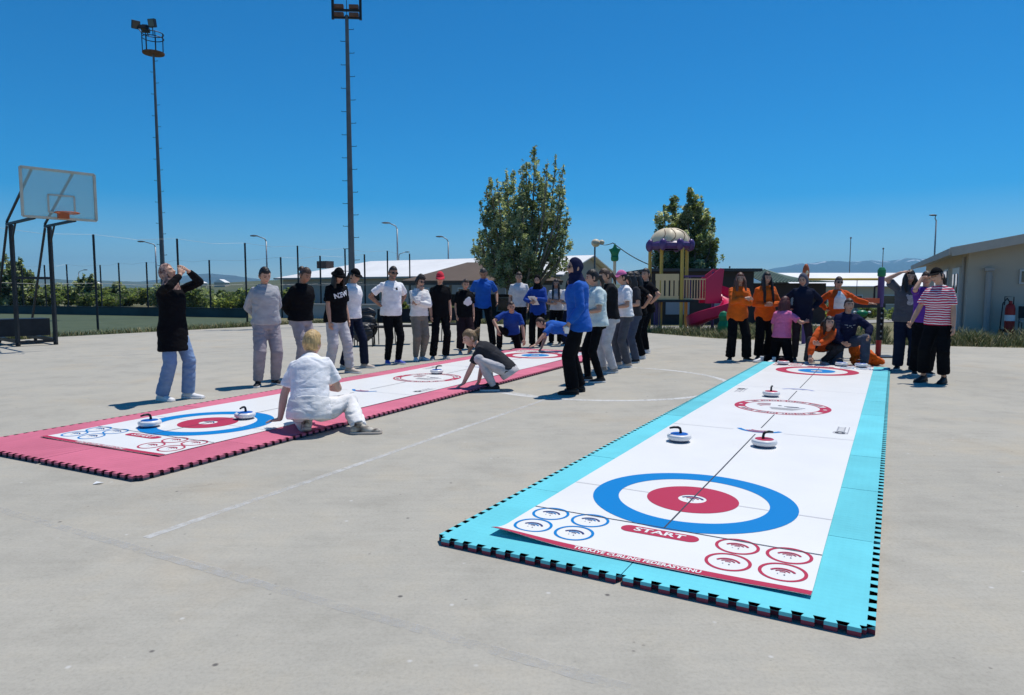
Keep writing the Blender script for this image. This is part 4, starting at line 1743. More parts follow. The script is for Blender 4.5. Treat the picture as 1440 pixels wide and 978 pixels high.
person('girl with fair ponytail squatting at the mat edge in pale grey leggings', -.24, 9.12, 277, H=1.66, pelvis=(0, -.17, .28), lean=58, ptilt=34, head=(-22, 22, 0),
       armL=dict(w=(-.14, .42, .06), e=(-.5, -.3, .5), d=(-.1, .8, -.45), n=(0, 0, -1), curl=14), armR=dict(w=(.24, .26, .06), e=(.6, -.3, .3), d=(.1, .7, -.6), n=(0, 0, -1), curl=25),
       ankles=((-.13, -.02, .085), (.12, .06, .085)), knee_hint=((-.3, 1, .9), (.3, 1, .9)), top=T('cloth_darkgrey', hem=-.03, loose=.018),
       bottom=T('cloth_lightgrey', r=(.094, .072, .050), loose=.014), shoe='shoe_black', hair=dict(kind='pony', mat='hair_blonde_dark', dir=(.02, .06, -.14)), group=KG, vox=.011, skin='skin_fair')
person('blonde woman squatting in white clothes, seen from behind, one leg stretched out', -1.87, 6.30, -2, H=1.66, pelvis=(.0, -.06, .25), lean=34, ptilt=10, head=(24, 4, 0), girth=1.10, side=-7,
       armL=dict(w=(-.33, .04, .06), e=(-.8, -.3, .3), d=(-.8, .1, -.12), n=(0, 0, -1), curl=8), armR=dict(w=(.04, .36, .40), e=(1, -.7, -.4), d=(-.3, .8, -.3), curl=30),
       ankles=((-.05, -.04, .11), (.46, -.04, .085)), knee_hint=((-.45, 1, .15), (.45, 1, .12)), toes=((-.5, 1), (1, .05)), foot_pitch=(24, 0),
       top=T('cloth_white', hem=-.03, loose=.024, wr=.009), bottom=T('cloth_cream', r=(.108, .092, .072), loose=.03, wr=.010, end=.98), shoe='camo_shoe', sole='shoe_beige',
       hair=dict(kind='bob', mat='hair_blonde'), group=KG, vox=.010, skin='skin_fair', shoe_s=1.1)

# --- queue beside the far end
h1 = person('woman in navy headscarf, sunglasses and bright blue jacket, papers in hand', .85, 8.82, 274, H=1.72, head=(-16, 2, 0), lean=1, girth=1.0,
            armL=dict(w=(-.20, .12, .90), e=(-.3, -1, 0), d=(.1, .35, -1), curl=45), armR='down', ankles=((-.12, .06, .085), (.12, -.03, .085)),
            top=T('cloth_blue', hem=-.13, loose=.038, name='jacket', flare=.12, sleeve='long', sr=1.08, wr=.009), bottom=T('cloth_black', r=(.098, .088, .086), loose=.02), shoe='shoe_black', sole='rubber_black',
            scarf=dict(mat='cloth_navyblue', s=1.16), glasses='glass_black', group=GQ, vox=.011)
person('girl in pale mint shirt and black leggings behind the woman in the blue jacket', 1.22, 9.92, 262, H=1.62, head=(0, 8, 0), armL='front', armR='front', top=T('cloth_mint', hem=-.06, loose=.05, sr=1.1),
       bottom=T('cloth_black', r=SLIM), hair=dict(kind='tied'), group=GQ)
person('girl in black t-shirt and pale grey sweatpants with hand at her chin', 1.58, 11.05, 266, H=1.68, girth=1.02, head=(-10, 20, 0), armL='chin', armR='crossed', top=T('cloth_black_b', hem=-.04, loose=.03),
       bottom=T('cloth_lightgrey', r=(.098, .080, .064), loose=.018), shoe='shoe_grey', hair=dict(kind='tied', mat='hair_brown'), group=GQ)
person('girl in white t-shirt, pink cap and grey jeans in the queue', 1.95, 11.87, 262, H=1.66, head=(0, 8, 0), armL='front', armR='down', top=T('cloth_white', hem=-.02, loose=.03),
       bottom=T('cloth_charcoal', r=STRAIGHT), shoe='shoe_beige', hair=dict(kind='tied'), hat=dict(kind='cap', mat='cloth_pink'), group=GQ)
person('girl with loose black hair and dark jeans, hidden behind the pink cap', 2.22, 12.58, 250, H=1.66, head=(4, 4, 0), armL='front', armR='hips', top=T('cloth_darkgrey', hem=-.03, loose=.03),
       bottom=T('cloth_jean_dark', r=STRAIGHT), hair=dict(kind='long'), group=GQ)
person('girl in black with elbow out and white shoes, second last of the queue', 2.46, 13.3, 258, H=1.68, head=(0, 6, 0), armL='hips', armR='hips', top=T('cloth_black', hem=-.03, loose=.03),
       bottom=T('cloth_black', r=STRAIGHT), shoe='shoe_white', hair=dict(kind='longfront'), group=GQ)
person('tall girl all in black, hands on hips, last of the queue by the play tower', 2.88, 14.55, 262, H=1.78, girth=1.05, head=(-34, 2, 0), armL='hips', armR='hips', top=T('cloth_black', hem=-.05, loose=.028),
       bottom=T('cloth_black', r=(.094, .072, .058)), shoe='shoe_white', hair=dict(kind='tied'), group=GQ, stance=.14)

# --- far end of the turquoise mat
person('girl in orange hoodie with folded arms beside the pink slide', 4.29, 12.96, 184, H=1.65, head=(8, 4, 0), armL='crossed', armR='crossed', top=T('cloth_orange', hem=-.14, loose=.04, name='hoodie', sleeve='long', sr=1.12, wr=.010),
       bottom=T('cloth_black', r=(.096, .090, .094)), shoe='shoe_black', hair=dict(kind='longfront', mat='hair_auburn', len=-.02), group=GO, stance=.14)
person('girl with long black hair in orange jacket, standing behind the pink topped kneeler', 4.86, 13.25, 186, H=1.67, head=(-10, 4, 0), armL='front', armR='front', top=T('cloth_orange', hem=-.16, loose=.04, name='jacket', sleeve='long', sr=1.1, wr=.010),
       bottom=T('cloth_black', r=(.096, .088, .09)), hair=dict(kind='longfront', len=.22), group=GO)
person('girl in pink top kneeling with her back turned, dark red hair and black trousers', 5.04, 12.75, 58, H=1.60, pelvis=(0, 0, .50), lean=2, head=(4, 8, 0), armL='down', armR=dict(w=(.30, .30, .80), e=(.5, -1, -.2), d=(.2, 1, .1), curl=30),
       ankles=((-.12, -.44, .09), (.12, -.38, .09)), knee_hint=((-.1, 1, -.25), (.1, 1, -.25)), toes=((-.2, -1), (.1, -1)), foot_pitch=(0, 0), top=T('cloth_pink', hem=-.02, loose=.035, wr=.010),
       bottom=T('cloth_black', r=(.105, .09, .07)), shoe='shoe_white', sole='rubber_white', hair=dict(kind='long', mat='hair_red', len=-.05), group=GO)
person('girl in navy hoodie with the hood up and hands on hips', 5.46, 12.83, 196, H=1.63, head=(20, 12, 0), armL='hips', armR='hips', top=T('cloth_navy', hem=-.12, loose=.035, name='hoodie', sleeve='long', sr=1.08, wr=.009),
       bottom=T('cloth_darkgrey', r=(.090, .070, .054)), scarf=dict(mat='cloth_hood', hood=True, s=1.22), group=GO, stance=.12)
p_o3 = person('woman in sunglasses, open orange jacket and white t-shirt, arm stretched sideways', 6.26, 13.23, 184, H=1.58, head=(0, 4, 0), armL=dict(w=(-.62, .10, 1.16), e=(-.2, -1, -.6), d=(-1, .1, 0), n=(0, 0, -1), curl=15), armR='hips',
              top=T('cloth_orange_deep', hem=-.02, loose=.03, name='jacket', sleeve='long', sr=1.1, wr=.010), bottom=T('cloth_slate', r=(.094, .082, .08)), hair=dict(kind='tied', mat='hair_brown'), glasses='glass_black', group=GO)


def jacket_gap(b, pl):
    rows = [(.12, .02), (.06, .055), (0, .075), (-.08, .085), (-.16, .085), (-.24, .08)]
    cols = []
    for k in range(-8, 9):
        cols.append([pl(w * k / 8, y) for y, w in [(lerp(.12, -.24, q / 16), .03 + .085 * smooth01(q / 7)) for q in range(17)]])
    b.rings(cols, 0, caps=False, closed=False)


shirt_print(p_o3, jacket_gap, ['cloth_white'], t=.38, name='t_shirt', off=.010)
person('girl in orange hoodie crouching low over the far ring, one hand on the sheet', 5.40, 12.10, 190, H=1.66, pelvis=(-.14, -.24, .36), lean=62, ptilt=34, head=(-2, -6, 0), twist=-4, side=6,
       armR=dict(w=(.26, .48, .06), e=(.9, -.2, .4), d=(.05, .6, -.7), n=(0, 0, -1), curl=20), armL=dict(w=(.16, .52, .34), e=(-.9, .4, -.5), d=(1, .5, .3), curl=35),
       ankles=((-.16, -.12, .085), (.14, -.06, .085)), knee_hint=((-.6, 1, .6), (.4, 1, .6)), top=T('cloth_orange_deep', hem=-.06, loose=.036, name='hoodie', sleeve='long', sr=1.15, wr=.010),
       bottom=T('cloth_darkgrey', r=(.094, .078, .060)), hair=dict(kind='longfront', len=-.04), group=GO, shoe='shoe_white')
p_n2 = person('girl in navy sweatshirt and jeans kneeling on one knee behind the curling stones', 5.90, 12.05, 182, H=1.70, girth=1.10, pelvis=(0, -.12, .42), lean=20, ptilt=8, head=(6, -6, 0),
              armR=dict(w=(.17, .26, .42), e=(.9, -.3, 0), d=(-.4, .6, -.3), curl=30), armL=dict(w=(-.24, .28, .52), e=(-1, -.3, .1), d=(.2, .8, -.2), curl=30),
              ankles=((-.22, .24, .085), (.12, -.42, .09)), knee_hint=((-.3, 1, .8), (.15, 1, -1)), toes=((-.1, 1), (.1, 1)), foot_pitch=(0, 50),
              top=T('cloth_navyblue', hem=-.05, loose=.04, name='sweatshirt', sleeve='long', sr=1.18, wr=.010), bottom=T('cloth_jean_dark', r=(.10, .086, .070)), hair=dict(kind='tied', mat='hair_brown'),
              shoe='shoe_grey', group=GO)
shirt_print(p_n2, lambda b, pl: [b.add([pl(x0, y0), pl(x0 + w, y0), pl(x0 + w, y0 + .012), pl(x0, y0 + .012)], [(0, 1, 2, 3)], 0) for x0, y0, w in ((-.09, .03, .05), (-.02, .02, .04), (.04, .03, .05), (-.05, -.01, .09))],
            ['print_grey'], t=.34)
s1 = person('girl in slate grey t-shirt with pale print, hand raised to her head', 6.60, 11.44, 196, H=1.66, head=(6, 8, 0), armR='head', armL='down', top=T('cloth_charcoal', hem=-.09, loose=.042, sr=1.15),
            bottom=T('cloth_navy', r=(.10, .092, .088), loose=.02), shoe='shoe_black', hair=dict(kind='longfront', len=0.0), hat=None, group=GO)


def fig(b, pl):
    for cx, cy, rx, ry in ((0, .03, .055, .045), (-.05, .065, .02, .02), (.05, .065, .02, .02), (0, -.05, .05, .05)):
        A = [2 * math.pi * k / 18 for k in range(18)]
        for i in range(3):
            f0, f1 = (i + .05) / 3, (i + 1) / 3
            b.rings([[pl(cx + rx * f0 * math.cos(a), cy + ry * f0 * math.sin(a)) for a in A], [pl(cx + rx * f1 * math.cos(a), cy + ry * f1 * math.sin(a)) for a in A]], 0, caps=False)


shirt_print(s1, fig, ['print_grey'], t=.30)
person('girl in purple t-shirt and black trousers shading her eyes, between grey and striped t-shirts', 6.50, 10.80, 200, H=1.62, head=(10, 6, 0), armR=dict(w=(.09, .19, 1.60), e=(.5, .3, -1), d=(-1, .1, .1), n=(0, .3, -1), curl=8), armL='down', top=T('cloth_purple', hem=-.05, loose=.035),
       bottom=T('cloth_black', r=(.096, .088, .088)), shoe='shoe_black', hair=dict(kind='tied', mat='hair_brown'), group=GO)
person('girl in red and white striped t-shirt with dark cap and wide cropped black trousers', 6.12, 9.86, 228, H=1.64, girth=.98, head=(14, 6, 4), armR=dict(w=(.30, .20, .84), e=(.4, -1, 0), d=(.2, .8, -.5), curl=30), armL=dict(w=(-.26, .10, .80)),
       top=T('cloth_striped', hem=-.05, loose=.035, belly=.02), bottom=T('cloth_black', r=(.098, .088, .086), loose=.012, end=.84), stance=.12, shoe='shoe_black', sole='rubber_black', hair=dict(kind='tied'),
       hat=dict(kind='cap', mat='cloth_black'), group=GO, vox=.011, shoe_s=1.12)

# --- things people hold or wear loosely
cb = thing('clipboard', 'clipboard with a white sheet held by the woman in black headscarf', 'clipboard', (.50, 15.82, 1.09), R(20))
mb = MB()
M = Matrix.Rotation(R(-38), 3, 'Y') @ Matrix.Rotation(R(-68), 3, 'X') @ Matrix.Rotation(R(62), 3, 'Y')
mb.box((0, 0, 0), (.19, .27, .006), M=M)
mb.build('board', 'paper', cb)
mb = MB()
mb.box(M @ V((0, -.005, .006)), (.17, .245, .003), M=M)
mb.build('paper_sheet', 'paper', cb)
mb = MB()
mb.box(M @ V((0, .122, .012)), (.09, .02, .012), M=M)
mb.build('clip', 'steel_galv', cb)
hand = h1['wr'][-1][2] * h1['S']
hw = h1['root'].matrix_basis
hp_ = Matrix.Rotation(-R(274), 4, 'Z') @ hand + V((.85, 8.82, 0))
fp = MB()
for k in range(3):
    Mf = Matrix.Rotation(R(12 + 6 * k), 3, 'X') @ Matrix.Rotation(R(-14 + 9 * k), 3, 'Y')
    fp.box((.006 * k, -.006 * k, -.004 * k), (.05, .004, .085), M=Mf)
o = fp.build('folded_papers', 'paper')
o.location = hp_ + V((-.035, -.03, -.075))
tag(o, 'folded white papers in the hand of the woman in the navy headscarf', 'papers')
# orange jacket bundled beside the kneeling girl
mb = MB()
for c, r in (((0, 0, .10), (.20, .15, .11)), ((.12, .03, .17), (.13, .12, .10)), ((-.08, .02, .25), (.13, .11, .12)), ((-.15, -.02, .33), (.09, .08, .09)), ((.22, -.04, .07), (.12, .09, .07))):
    mb.ell(c, r)
mb.tube([(.05, -.06, .24), (.18, -.12, .14), (.34, -.13, .06)], [.06, .055, .04], 10)
me = remesh(mb, .012, 2, wr=.028, wf=(9, 9, 9), seed=4)
me.materials.append(MATS['cloth_orange'])
me.polygons.foreach_set("use_smooth", [True] * len(me.polygons))
o = link('jacket', me)
o.location = (6.22, 12.12, 0.0)
tag(o, 'bright orange jacket bundled up beside the kneeling girl in navy', 'jacket')
# ================================================================== trees and bushes
def leaf_cloud(mb, pts, n, size, rng, mis, spread=1.0):
    "pts: list of (centre, (rx, ry, rz)); small leaf quads inside each clump"
    tot = sum(r[0] * r[1] * r[2] for _, r in pts)
    for c, r in pts:
        k = max(3, int(n * r[0] * r[1] * r[2] / tot))
        clump = rng.choice(mis)
        for _ in range(k):
            d = V((rng.gauss(0, 1), rng.gauss(0, 1), rng.gauss(0, 1))).normalized() * (rng.random() ** .42)
            p = V(c) + V((d.x * r[0], d.y * r[1], d.z * r[2])) * spread
            a = V((rng.gauss(0, 1), rng.gauss(0, 1), rng.gauss(0, .7))).normalized()
            b = a.cross(V((rng.gauss(0, 1), rng.gauss(0, 1), rng.gauss(0, 1)))).normalized()
            s = size * rng.uniform(.6, 1.4)
            mi = clump if rng.random() < .62 else rng.choice(mis)
            mb.add([p - a * s, p + b * (s * .55), p + a * s, p - b * (s * .55)], [(0, 1, 2, 3)], mi)


LEAVES = ['leaf_dark', 'leaf_mid', 'leaf_pale', 'leaf_yellow', 'leaf_grey']


def tree(label, base, H, spires, rng, n=26000, size=.075, trunk=.16, mis=(0, 0, 1, 1, 2, 4), skirt=None, name='tree', group=None):
    "spires: (dx, dy, z0, z1, radius): upright limbs carrying leaf clumps"
    root = thing(name, label, 'tree', base, 0, group)
    tb = MB()
    fork = H * .16
    tb.tube([(0, 0, -.3), (0.02, 0, fork * .5), (0, .02, fork)], [trunk * 1.35, trunk * 1.05, trunk * .9], 12)
    pts = []
    for dx, dy, z0, z1, rad in spires:
        top = V((dx, dy, z1))
        path = [V((0, 0, fork * .7)), V((dx * .45, dy * .45, lerp(fork, z1, .25))), V((dx * .85, dy * .85, lerp(fork, z1, .6))), top]
        tb.tube(path, [trunk * .55, trunk * .42, trunk * .26, .012], 8)
        k = int((z1 - z0) / (rad * .42)) + 2
        for i in range(k):
            t = i / (k - 1)
            z = lerp(z0, z1, t)
            env = math.sin(math.pi * min(1, .22 + t * .80)) ** .75
            for q in range(4):
                a = rng.uniform(0, 6.28)
                rr = rad * env * rng.uniform(.15, .95)
                ax = lerp(.75, 1, t)
                c = V((dx * ax + rr * math.cos(a), dy * ax + rr * math.sin(a), z + rng.uniform(-.2, .2)))
                s_ = rad * rng.uniform(.12, .31) * (.55 + .45 * env)
                pts.append((c, (s_, s_, s_ * rng.uniform(1.0, 1.7))))
                if q == 0:
                    st = V((dx * ax, dy * ax, z - rad * .35))
                    tb.tube([st, st.lerp(c, .6) + V((0, 0, -.02)), c], [.022, .014, .006], 5)
    for s in (skirt or []):
        pts.append(s)
    tb.build('trunk', 'bark', root, smooth=True)
    lb = MB()
    leaf_cloud(lb, pts, n, size, rng, list(mis))
    lb.build('crown', LEAVES, root)
    return root


rng = random.Random(11)
D1 = 33.0
k1 = D1 / 962.0
sp1 = []
for u, vt, vb, rad in ((752, 212, 330, .62), (782, 222, 340, .50), (722, 236, 350, .75), (690, 254, 345, .62), (676, 285, 350, .45), (760, 262, 370, .85), (735, 280, 385, .95), (785, 300, 372, .60),
                       (700, 310, 382, .80), (673, 326, 372, .55), (793, 338, 382, .42), (745, 330, 392, .80), (716, 345, 388, .6), (770, 345, 392, .6), (741, 226, 300, .4), (768, 236, 300, .35), (672, 332, 384, .6), (664, 338, 372, .45), (690, 350, 396, .6), (795, 345, 385, .5), (705, 355, 400, .6), (745, 360, 402, .6), (684, 268, 350, .55), (700, 262, 340, .5), (792, 268, 350, .5), (797, 300, 372, .5), (790, 240, 320, .4), (735, 232, 320, .5), (712, 246, 330, .5)):
    p = at(u, vt, D1)
    q = at(u, vb, D1)
    sp1.append((p.x - .55, rng.uniform(-1.3, 1.3), q.z + .3, p.z + .3, rad * 1.12))
tree('tall silvery green tree with ragged upright crown behind the tall man in blue', (.55, D1, -.3), 8.6, sp1, rng, n=40000, size=.064, mis=(0, 1, 2, 4, 2, 2, 4))
D2 = 31.0
sp2 = []
for u, vt, vb, rad in ((966, 272, 372, .85), (990, 280, 375, .75), (945, 282, 380, .8), (930, 300, 385, .6), (1003, 310, 385, .55), (978, 300, 390, 1.0), (955, 315, 392, .9), (920, 345, 392, .45), (1005, 345, 392, .5), (990, 340, 395, .7), (912, 352, 396, .4), (925, 325, 385, .5), (1000, 292, 380, .6), (955, 275, 360, .6), (978, 282, 372, .7)):
    p = at(u, vt, D2)
    q = at(u, vb, D2)
    sp2.append((p.x - 7.75, rng.uniform(-1, 1), q.z + .3, p.z + .3, rad * 1.15))
tree('dense green poplar behind the play tower roof', (7.75, D2, -.3), 6.2, sp2, rng, n=36000, size=.066, mis=(0, 1, 1, 2, 2, 3))
for u, vt, vb, D, w, lab in ((8, 360, 436, 46, 1.5, 'grey green tree beyond the pitch at the left edge of the photo'), (28, 372, 436, 47, 1.0, 'smaller grey green tree right of the one at the left photo edge'),
                             (118, 390, 436, 50, 1.1, 'lone silvery tree beyond the pitch, between basketball stand and fence post')):
    p = at(u, vt, D)
    q = at(u, vb - 20, D)
    s_ = [(rng.uniform(-w, w) * .8, rng.uniform(-.6, .6), .5, p.z * rng.uniform(.7, 1.0), w * .55) for _ in range(7)] + [(0, 0, .6, p.z, w * .5)]
    tree(lab, (p.x, D, 0), p.z, s_, rng, n=6500, size=.11, trunk=.12, mis=(0, 4, 4, 1, 2))


def bush(label, x, y, w, h, mis, n=1500, size=.13, group='bushes beyond the sports pitch', z=0.0, name='bush'):
    root = thing(name, label, 'bush', (x, y, z), 0, group)
    sb = MB()
    pts = []
    for _ in range(9):
        a = rng.uniform(0, 6.28)
        r = rng.uniform(0, .75) * w
        c = V((r * math.cos(a), r * math.sin(a) * .7, h * rng.uniform(.3, .85) * (1 - .35 * r / w)))
        s_ = w * rng.uniform(.25, .42)
        pts.append((c, (s_, s_, min(s_, h * .3))))
        sb.tube([(0, 0, -.05), V((c.x * .5, c.y * .5, c.z * .55)), c], [.03, .02, .008], 5)
    sb.build('stem', 'bark', root)
    lb = MB()
    leaf_cloud(lb, pts, n, size, rng, mis)
    lb.build('foliage', LEAVES, root)


# row of bushes past the pitch, each one a plant of its own
BL = 'bush in the green row beyond the far wall of the sports pitch'
for i in range(26):
    u = -10 + i * 17 + rng.uniform(-6, 6)
    D = rng.uniform(44, 62) if u < 250 else rng.uniform(40, 55)
    vt = rng.uniform(398, 412)
    p = at(u, vt, D)
    bush(BL, p.x, D, rng.uniform(1.1, 1.9), max(.8, p.z), [[0, 1, 4], [1, 1, 3, 0], [1, 4, 4, 2], [3, 1, 0]][i % 4], n=1300, size=.14)
BR = 'low bush between the play tower and the long white roofed hall'
for i, (u, D, w, h) in enumerate(((1215, 40, .8, .9), (1262, 36, .7, .9), (1150, 38, .8, .8), (1165, 44, 1.0, 1.0), (1240, 45, .9, .9))):
    p = at(u, 430, D)
    bush(BR, p.x, D, w, h, [1, 3, 1], n=700, size=.08, group='bushes behind the exercise machine', z=ground_h(p.x, D))
for i, (u, D, w, h) in enumerate(((565, 29.5, .35, 1.3), (630, 29.5, .4, 1.4))):
    p = at(u, 440, D)
    bush('slim green shrub in front of the pavilion', p.x, D, w, h, [1, 3, 1], n=900, size=.06, group='shrubs before the pavilion', z=-.2)


# weeds and long grass along the edges of the concrete
def weeds(name, line, n, width, hmin, hmax, mats):
    mb = MB()
    segs = list(zip(line, line[1:]))
    L = [((b[0] - a[0]) ** 2 + (b[1] - a[1]) ** 2) ** .5 for a, b in segs]
    for _ in range(n):
        s = rng.choices(range(len(segs)), L)[0]
        t = rng.random()
        a, b = segs[s]
        x = lerp(a[0], b[0], t)
        y = lerp(a[1], b[1], t)
        nx, ny = -(b[1] - a[1]) / L[s], (b[0] - a[0]) / L[s]
        o = rng.random() ** 1.6 * width
        cl = .5 + .5 * noise.noise(V((x * 1.3, y * 1.3, 0)))
        if rng.random() > .25 + cl:
            continue
        p = V((x + nx * o, y + ny * o, 0))
        h = rng.uniform(hmin, hmax) * (.45 + .9 * cl)
        d = V((rng.gauss(0, .35), rng.gauss(0, .35), 1)) * h
        w = V((rng.uniform(-1, 1), rng.uniform(-1, 1), 0)).normalized() * rng.uniform(.006, .014)
        m = p + d * .55
        e = p + d + V((d.x, d.y, 0)) * .5
        mi = 1 if rng.random() < .35 else 0
        mb.add([p - w, p + w, m + w * .7, m - w * .7], [(0, 1, 2, 3)], mi)
        mb.add([m - w * .7, m + w * .7, e], [(0, 1, 2)], mi)
    tag(mb.build(name, mats), kind='stuff')


weeds('weeds', RIGHT_EDGE, 9000, 1.3, .06, .26, ['blade_green', 'blade_dry'])
weeds('weeds', [(9.8, 16.9), (11.7, 16.1), (14, 15.4), (18, 14.6)], 10000, 2.6, .12, .40, ['blade_green', 'blade_dry'])
weeds('weeds', [(4.3, 21.6), (5.8, 19.3), (9.4, 17.2)], 7000, 6.0, .08, .26, ['blade_green', 'blade_dry'])
weeds('weeds', LEFT_EDGE, 9000, .8, .06, .22, ['blade_green', 'blade_dry'])
weeds('weeds', [(-8.2, 27.6), (-3, 27.8), (1.2, 26.2)], 6000, 1.5, .05, .2, ['blade_green', 'blade_dry'])

# ================================================================== hills, mountains, air
def ridge(name, prof, R0, R1, m, back=1.25, rough=.18, seed=0, base=-12, rows=16, cols=220, kind='structure'):
    "terrain whose skyline, from the square, runs through the (u, v) points of prof"
    us = [p[0] for p in prof]
    vs = [p[1] for p in prof]
    mb = MB()
    grid = []
    for j in range(rows + 1):
        row = []
        t = j / rows
        for i in range(cols + 1):
            u = lerp(us[0], us[-1], i / cols)
            v = float(np.interp(u, us, vs))
            az = math.atan((u - 720) / 962 * 1.0 / 1.0)
            top = CAM_H + (408 - v) / 962 * R1
            f = t / .8 if t < .8 else 1 - (t - .8) / .2 * .8
            rr = lerp(R0, R1, t / .8) if t < .8 else lerp(R1, R1 * back, (t - .8) / .2)
            nz = noise.fractal(V((az * 22, t * 2.2 + seed, seed)), 1.0, 2.0, 6)
            rid = 1 - abs(noise.noise(V((az * 30 + t * .8, t * 1.4, seed + 5)))) * 2
            z = base + (top - base) * (smooth01(f) * .55 + f * .45) * (1 + rough * (.6 * nz + .5 * rid - .3) * (1.0 if t < .7 else .35))
            row.append(V((math.tan(az) * rr, rr, z)))
        grid.append(row)
    mb.rings(grid, 0, caps=False, closed=False)
    tag(mb.build(name, m, smooth=True), kind=kind)


ridge('hills', [(-400, 402), (-100, 404), (0, 405), (80, 405), (160, 406), (250, 403), (330, 397), (380, 394), (430, 392), (520, 394), (640, 398), (760, 400), (900, 400), (1100, 402), (1500, 402)],
      110, 420, 'hill_green', base=-4, rough=.10, seed=2)  # near slope
ridge('hills', [(-400, 396), (-100, 394), (0, 394), (60, 391), (110, 394), (180, 396), (260, 398), (420, 399), (760, 398), (1000, 398), (1200, 396), (1600, 396)],
      1700, 3000, 'hill_green', base=-8, rough=.12, seed=9)
ridge('mountains', [(100, 402), (200, 396), (250, 390), (275, 386), (300, 385), (330, 388), (380, 394), (430, 398), (520, 402), (600, 404), (680, 402), (740, 398), (800, 392), (850, 387), (890, 383), (930, 381), (960, 380), (1000, 386), (1060, 394), (1120, 400)],
      3200, 5200, 'mountain', base=-20, rough=.12, seed=4)
ridge('mountains', [(960, 396), (1005, 386), (1030, 379), (1060, 382), (1085, 377), (1120, 373), (1150, 370), (1180, 372), (1210, 367), (1245, 368), (1270, 364), (1300, 366), (1340, 362), (1400, 366), (1500, 362), (1700, 372)],
      4600, 7000, 'mountain_snow', base=-25, rough=.30, seed=7, rows=26, cols=320)

# ================================================================== buildings
def quad(mb, a, b, c, d, mi=0):
    mb.add([a, b, c, d], [(0, 1, 2, 3)], mi)


def slab(mb, pts, t, mi=0):
    "thin solid roof sheet, pts counter-clockwise from above"
    mb.prism([V(p) - V((0, 0, t)) for p in pts], (0, 0, t), mi)


def hall():
    base = -.55
    NR = V((2.75, 40, base))
    a = V((-.866, .5, 0))
    g = V((.5, .866, 0))
    L, W, ez, rz = 23.0, 8.2, 2.28 - base, 3.52 - base
    root = thing('hall', 'long white roofed hall behind the left group', 'building', NR)
    P = lambda l, w, z: a * l + g * w + V((0, 0, z))
    mb = MB()
    mb.prism([P(0, 0, 0), P(0, W, 0), P(L, W, 0), P(L, 0, 0)], (0, 0, ez - .02), 0)
    # gable wall
    mb.build('wall', 'wall_grey', root)
    mb = MB()
    mb.prism([P(-.02, .02, 0), P(-.02, W - .02, 0), P(-.02, W - .02, ez - .10), P(-.02, W / 2, rz - .09), P(-.02, .02, ez - .10)], a * .015, 0)
    mb.build('gable_wall', 'wall_beige', root)
    mb = MB()
    o = .45
    slab(mb, [P(-o, -o, ez - .07), P(-o, W / 2, rz), P(L - 5, W / 2, rz), P(L + o, -o, ez - .07)], .07)
    slab(mb, [P(-o, W / 2, rz + .003), P(-o, W + o, ez - .07), P(L + o, W + o, ez - .07), P(L - 5, W / 2, rz + .003)], .07)
    slab(mb, [P(L + o, -o, ez - .068), P(L - 5, W / 2, rz - .002), P(L + o, W + o, ez - .068)], .07)
    mb.build('roof', 'roof_white', root)
    mb = MB()
    mb.bar(P(-o, -o - .02, ez - .12), P(L + o, -o - .02, ez - .12), .05, .12)
    mb.build('gutter', 'steel_galv', root)
    for l in (3, 6.5, 10, 13.5, 17, 20.5):
        f = MB()
        c = P(l, -.03, 1.55)
        f.box(c, (1.25, .05, .95), math.atan2(a.y, a.x))
        w = f.build('window', 'door_white', root)
        f = MB()
        for s in (-.29, .29):
            f.box(P(l + s, -.06, 1.55), (.5, .04, .8), math.atan2(a.y, a.x))
        f.build('pane', 'window_dark', w)
    vb = MB()
    vb.box(P(L - 1.5, W * .35, rz - .25), (1.0, .8, .55), math.atan2(a.y, a.x))
    vb.build('roof_vent', 'wall_dark', root)
    # lamp on the gable
    return root


hall()


def low_wall():
    mb = MB()
    a, b = at(392, 440, 33.5), at(560, 440, 31.5)
    a.z = b.z = 0
    mb.bar(a + V((0, 0, -.1)), b + V((0, 0, -.1)), .22, 1.25)
    mb.build('wall', 'wall_grey')
    o = bpy.data.objects[-1] if False else None


lw = thing('garden_wall', 'low grey rendered wall behind the standing girls at left', 'wall', (0, 0, 0))
mb = MB()
A, B = at(392, 440, 33.5), at(585, 440, 31.0)
A.z = B.z = .12
mb.bar(A, B, .22, 1.0)
mb.build('masonry', 'wall_grey', lw)
mb = MB()
A.z = B.z = .65
mb.bar(A, B, .28, .06)
mb.build('coping', 'fascia_grey', lw)


